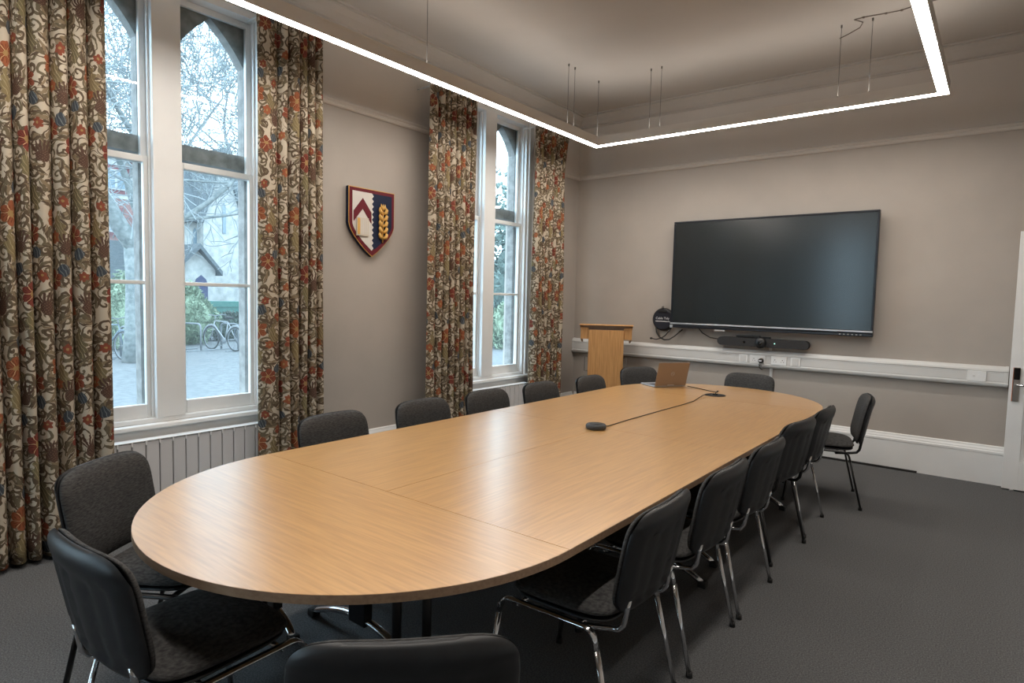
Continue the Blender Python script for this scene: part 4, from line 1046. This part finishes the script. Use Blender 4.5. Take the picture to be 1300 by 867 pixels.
# bicycles and racks
def bicycle(x, y, ang, mt, label):
    r = empty('bicycle', (x, y, GZ), R(ang)); tag(r, label, 'bicycle', 'bicycles parked at the racks outside')
    wr = .335
    for cx in (-.52, .52):
        m_ = MB(); m_.tube([(cx + wr * math.cos(a), 0, wr + .02 + wr * math.sin(a)) for a in [2 * PI * i / 32 for i in range(32)]], .019, 8, closed=True, up=(0, 1, 0)); wh = m_.build('wheel', M['rubber'], r)
        m_ = MB(); m_.tube([(cx + (wr - .025) * math.cos(a), 0, wr + .02 + (wr - .025) * math.sin(a)) for a in [2 * PI * i / 32 for i in range(32)]], .012, 6, closed=True, up=(0, 1, 0))
        for i in range(14):
            a = 2 * PI * i / 14; m_.tube([(cx, 0, wr + .02), (cx + (wr - .03) * math.cos(a), 0, wr + .02 + (wr - .03) * math.sin(a))], .003, 4, cap=False)
        m_.tube([(cx, -.05, wr + .02), (cx, .05, wr + .02)], .02, 8); m_.build('spokes', M['galv'], wh)
        m_ = MB(); m_.tube([(cx + (wr + .045) * math.cos(a), 0, wr + .02 + (wr + .045) * math.sin(a)) for a in [R(q) for q in (range(20, 181, 16) if cx < 0 else range(10, 151, 16))]], .028, 6, ry=.006, up=(0, 1, 0)); m_.build('mudguard', mt, r)
    bb = (-.08, 0, .30); hd1 = (.36, 0, .86); hd2 = (.39, 0, .74); st = (-.22, 0, .84); ra = (-.52, 0, .355)
    m_ = MB()
    for a, b, rr in ((bb, hd2, .019), (st, hd1, .017), (bb, st, .017), (bb, ra, .011), (st, ra, .010), (hd1, (.52, 0, .355), .015)): m_.tube([a, b], rr, 8)
    m_.build('frame', mt, r)
    m_ = MB(); m_.tube([(.355, 0, .86), (.33, 0, 1.0)], .013, 8); m_.tube([(.22, -.29, 1.02), (.30, -.2, 1.04), (.34, 0, 1.0), (.30, .2, 1.04), (.22, .29, 1.02)], .012, 8); m_.build('handlebar', M['galv'], r)
    m_ = MB(); m_.tube([(-.22, 0, .84), (-.245, 0, .95)], .012, 8); m_.tube([(-.38, 0, .965), (-.30, 0, .975), (-.20, 0, .97), (-.10, 0, .965)], [.05, .075, .045, .02], 10, ry=.03); m_.build('saddle', M['rubber'], r)
    m_ = MB(); m_.lathe([(0, .04), (.09, .04), (.09, .046), (0, .046)], (-.08, 0, .30), 20, 'y'); m_.tube([(-.08, .05, .30), (.0, .06, .16)], .009, 6); m_.tube([(-.08, -.05, .30), (-.16, -.06, .44)], .009, 6); m_.box(-.05, .05, .06, .14, .145, .165); m_.build('crank', M['galv'], r)
    return r
bicycle(-17.75, 8.93, 191, M['bikeframe'], 'pale bicycle parked at the rack, seen in the big window\'s right light')
bicycle(-16.95, 5.72, 14, M['bikedark'], 'dark bicycle at the rack outside, its wheel beside the leftmost curtain')
bicycle(-17.9, 9.95, 9, M['bikedark'], 'dark bicycle at the rack outside, half hidden by the window\'s right edge')
for i, (x, y) in enumerate(((-18.25, 8.28), (-17.75, 9.12), (-17.3, 10.0), (-16.9, 6.15), (-17.1, 5.3))):
    r = empty('bike_rack', (x, y, GZ), R(11)); tag(r, ['grey hoop rack outside, right beside the window mullion', 'grey hoop rack outside, behind the pale bicycle', 'grey hoop rack outside, at the big window\'s right edge', 'grey hoop rack outside, right of the dark bicycle\'s wheel', 'grey hoop rack outside, left of the dark bicycle'][i], 'bike rack', 'hoop racks outside')
    m_ = MB(); pts = [(-.37, 0, 0), (-.37, 0, .62)] + [(-.25 + .12 * math.cos(R(a)), 0, .66 + .12 * math.sin(R(a))) for a in (160, 135, 110, 90)] + [(.25 + .12 * math.cos(R(a)), 0, .66 + .12 * math.sin(R(a))) for a in (90, 70, 45, 20)] + [(.37, 0, .62), (.37, 0, 0)]
    m_.tube(pts, .026, 10, up=(0, 1, 0)); m_.build('hoop', M['galv'], r)
    m_ = MB()
    for q in (-.37, .37): m_.bev(q - .03, q + .03, -.42, .42, 0, .03, .005)
    m_.build('floor_rail', M['galv'], r)

# trees seen through the far window
ev = empty('evergreen_tree', (-15.5, 20.3, GZ)); tag(ev, 'dark evergreen tree outside the far window', 'tree')
m_ = MB(); m_.tube([(0, 0, 0), (0, 0, 5)], [.2, .1], 10); m_.build('trunk', M['bark'], ev)
leafball((0, 0, 2.0), (1.8, 2.4, 2.2), 3800, .16, 3, M['evergreen'], 'foliage', ev)
ev2 = MB(); rg = random.Random(31)
for i in range(1500):
    p = Vector((rg.gauss(0, .9), rg.gauss(0, 1.3), rg.triangular(3.6, 6.8, 3.8))); a = Vector((rg.gauss(0, 1), rg.gauss(0, 1), rg.gauss(0, 1))).normalized() * .11; b = a.orthogonal() * .6
    ev2.add([p - a, p + b, p + a, p - b], [(0, 1, 2, 3)])
ev2.build('upper_foliage', M['evergreen'], ev, fix=False)
bush('garden_shrub', -13.2, 16.55, (.7, .8, .80), 2000, .11, 6, M['conifer'], 'pale green shrub outside the far window, below the evergreen tree')
tree(-20.5, 27.2, 9, 'bare tree with thin branches outside the far window', 4.0, .12, [(-.2, -.5, 1, 2.6, .8), (.1, -.8, .7, 2.4, .7), (.4, .3, .9, 2.4, .6)], depth=5)

# ------------------------------------------------------------------ ceiling crack line, modelled as a thin clipped lead
def add_ceiling_crack_lead():
    m_ = MB(); z = H - .005
    pts = [(-1.212, 5.905, z), (-1.131, 5.848, z), (-1.038, 5.768, z), (-1.004, 5.675, z), (-1.05, 5.592, z), (-.985, 5.585, z), (-.929, 5.59, z), (-.836, 5.607, z), (-.734, 5.616, z), (-.645, 5.586, z), (-.50, 5.57, z)]
    m_.tube(pts, .0035, 6)
    for i in (5, 7, 8, 9): m_.bev(pts[i][0] - .008, pts[i][0] + .008, pts[i][1] - .008, pts[i][1] + .008, z - .006, z + .0048, .001)
    tag(m_.build('ceiling_crack_lead', M['stain']), 'thin grey lead clipped to the ceiling near the pendant light\'s far right corner', 'cable')
add_ceiling_crack_lead()

# ------------------------------------------------------------------ sky
w = bpy.data.worlds.new('overcast_sky'); sc.world = w; w.use_nodes = True; nt = w.node_tree; bg = nt.nodes['Background']
tc = nt.nodes.new('ShaderNodeTexCoord'); sp = nt.nodes.new('ShaderNodeSeparateXYZ'); rp_ = nt.nodes.new('ShaderNodeValToRGB')
nt.links.new(tc.outputs['Generated'], sp.inputs[0]); nt.links.new(sp.outputs[2], rp_.inputs[0])
rp_.color_ramp.elements[0].color = (.66, .86, 1, 1); rp_.color_ramp.elements[1].color = (.62, .82, 1, 1)
nt.links.new(rp_.outputs[0], bg.inputs[0]); bg.inputs[1].default_value = 8.5
sc.cycles.caustics_reflective = False; sc.cycles.caustics_refractive = False; sc.cycles.sample_clamp_indirect = 4.0

# ------------------------------------------------------------------ camera
f_px, yaw, pitch, roll = 786.34, .6674, -.0682, .0232
cd = bpy.data.cameras.new('camera'); cam = bpy.data.objects.new('camera', cd); col.objects.link(cam); sc.camera = cam
cd.sensor_width = 36; cd.lens = f_px / 1300 * 36; cd.clip_start = .05; cd.clip_end = 300
cy, sy = math.cos(yaw), math.sin(yaw)
Fw = Vector((-sy * math.cos(pitch), cy * math.cos(pitch), math.sin(pitch))); Rr = Vector((cy, sy, 0)); Uu = Rr.cross(Fw)
X2 = math.cos(roll) * Rr + math.sin(roll) * Uu; U2 = -math.sin(roll) * Rr + math.cos(roll) * Uu
mw = Matrix((X2, U2, -Fw)).transposed().to_4x4(); mw.translation = Vector((0, 0, 1.49)); cam.matrix_world = mw
vs_ = sc.view_settings; vs_.view_transform = 'Standard'; vs_.look = 'None'; vs_.exposure = 0; vs_.gamma = 1; vs_.use_curve_mapping = False
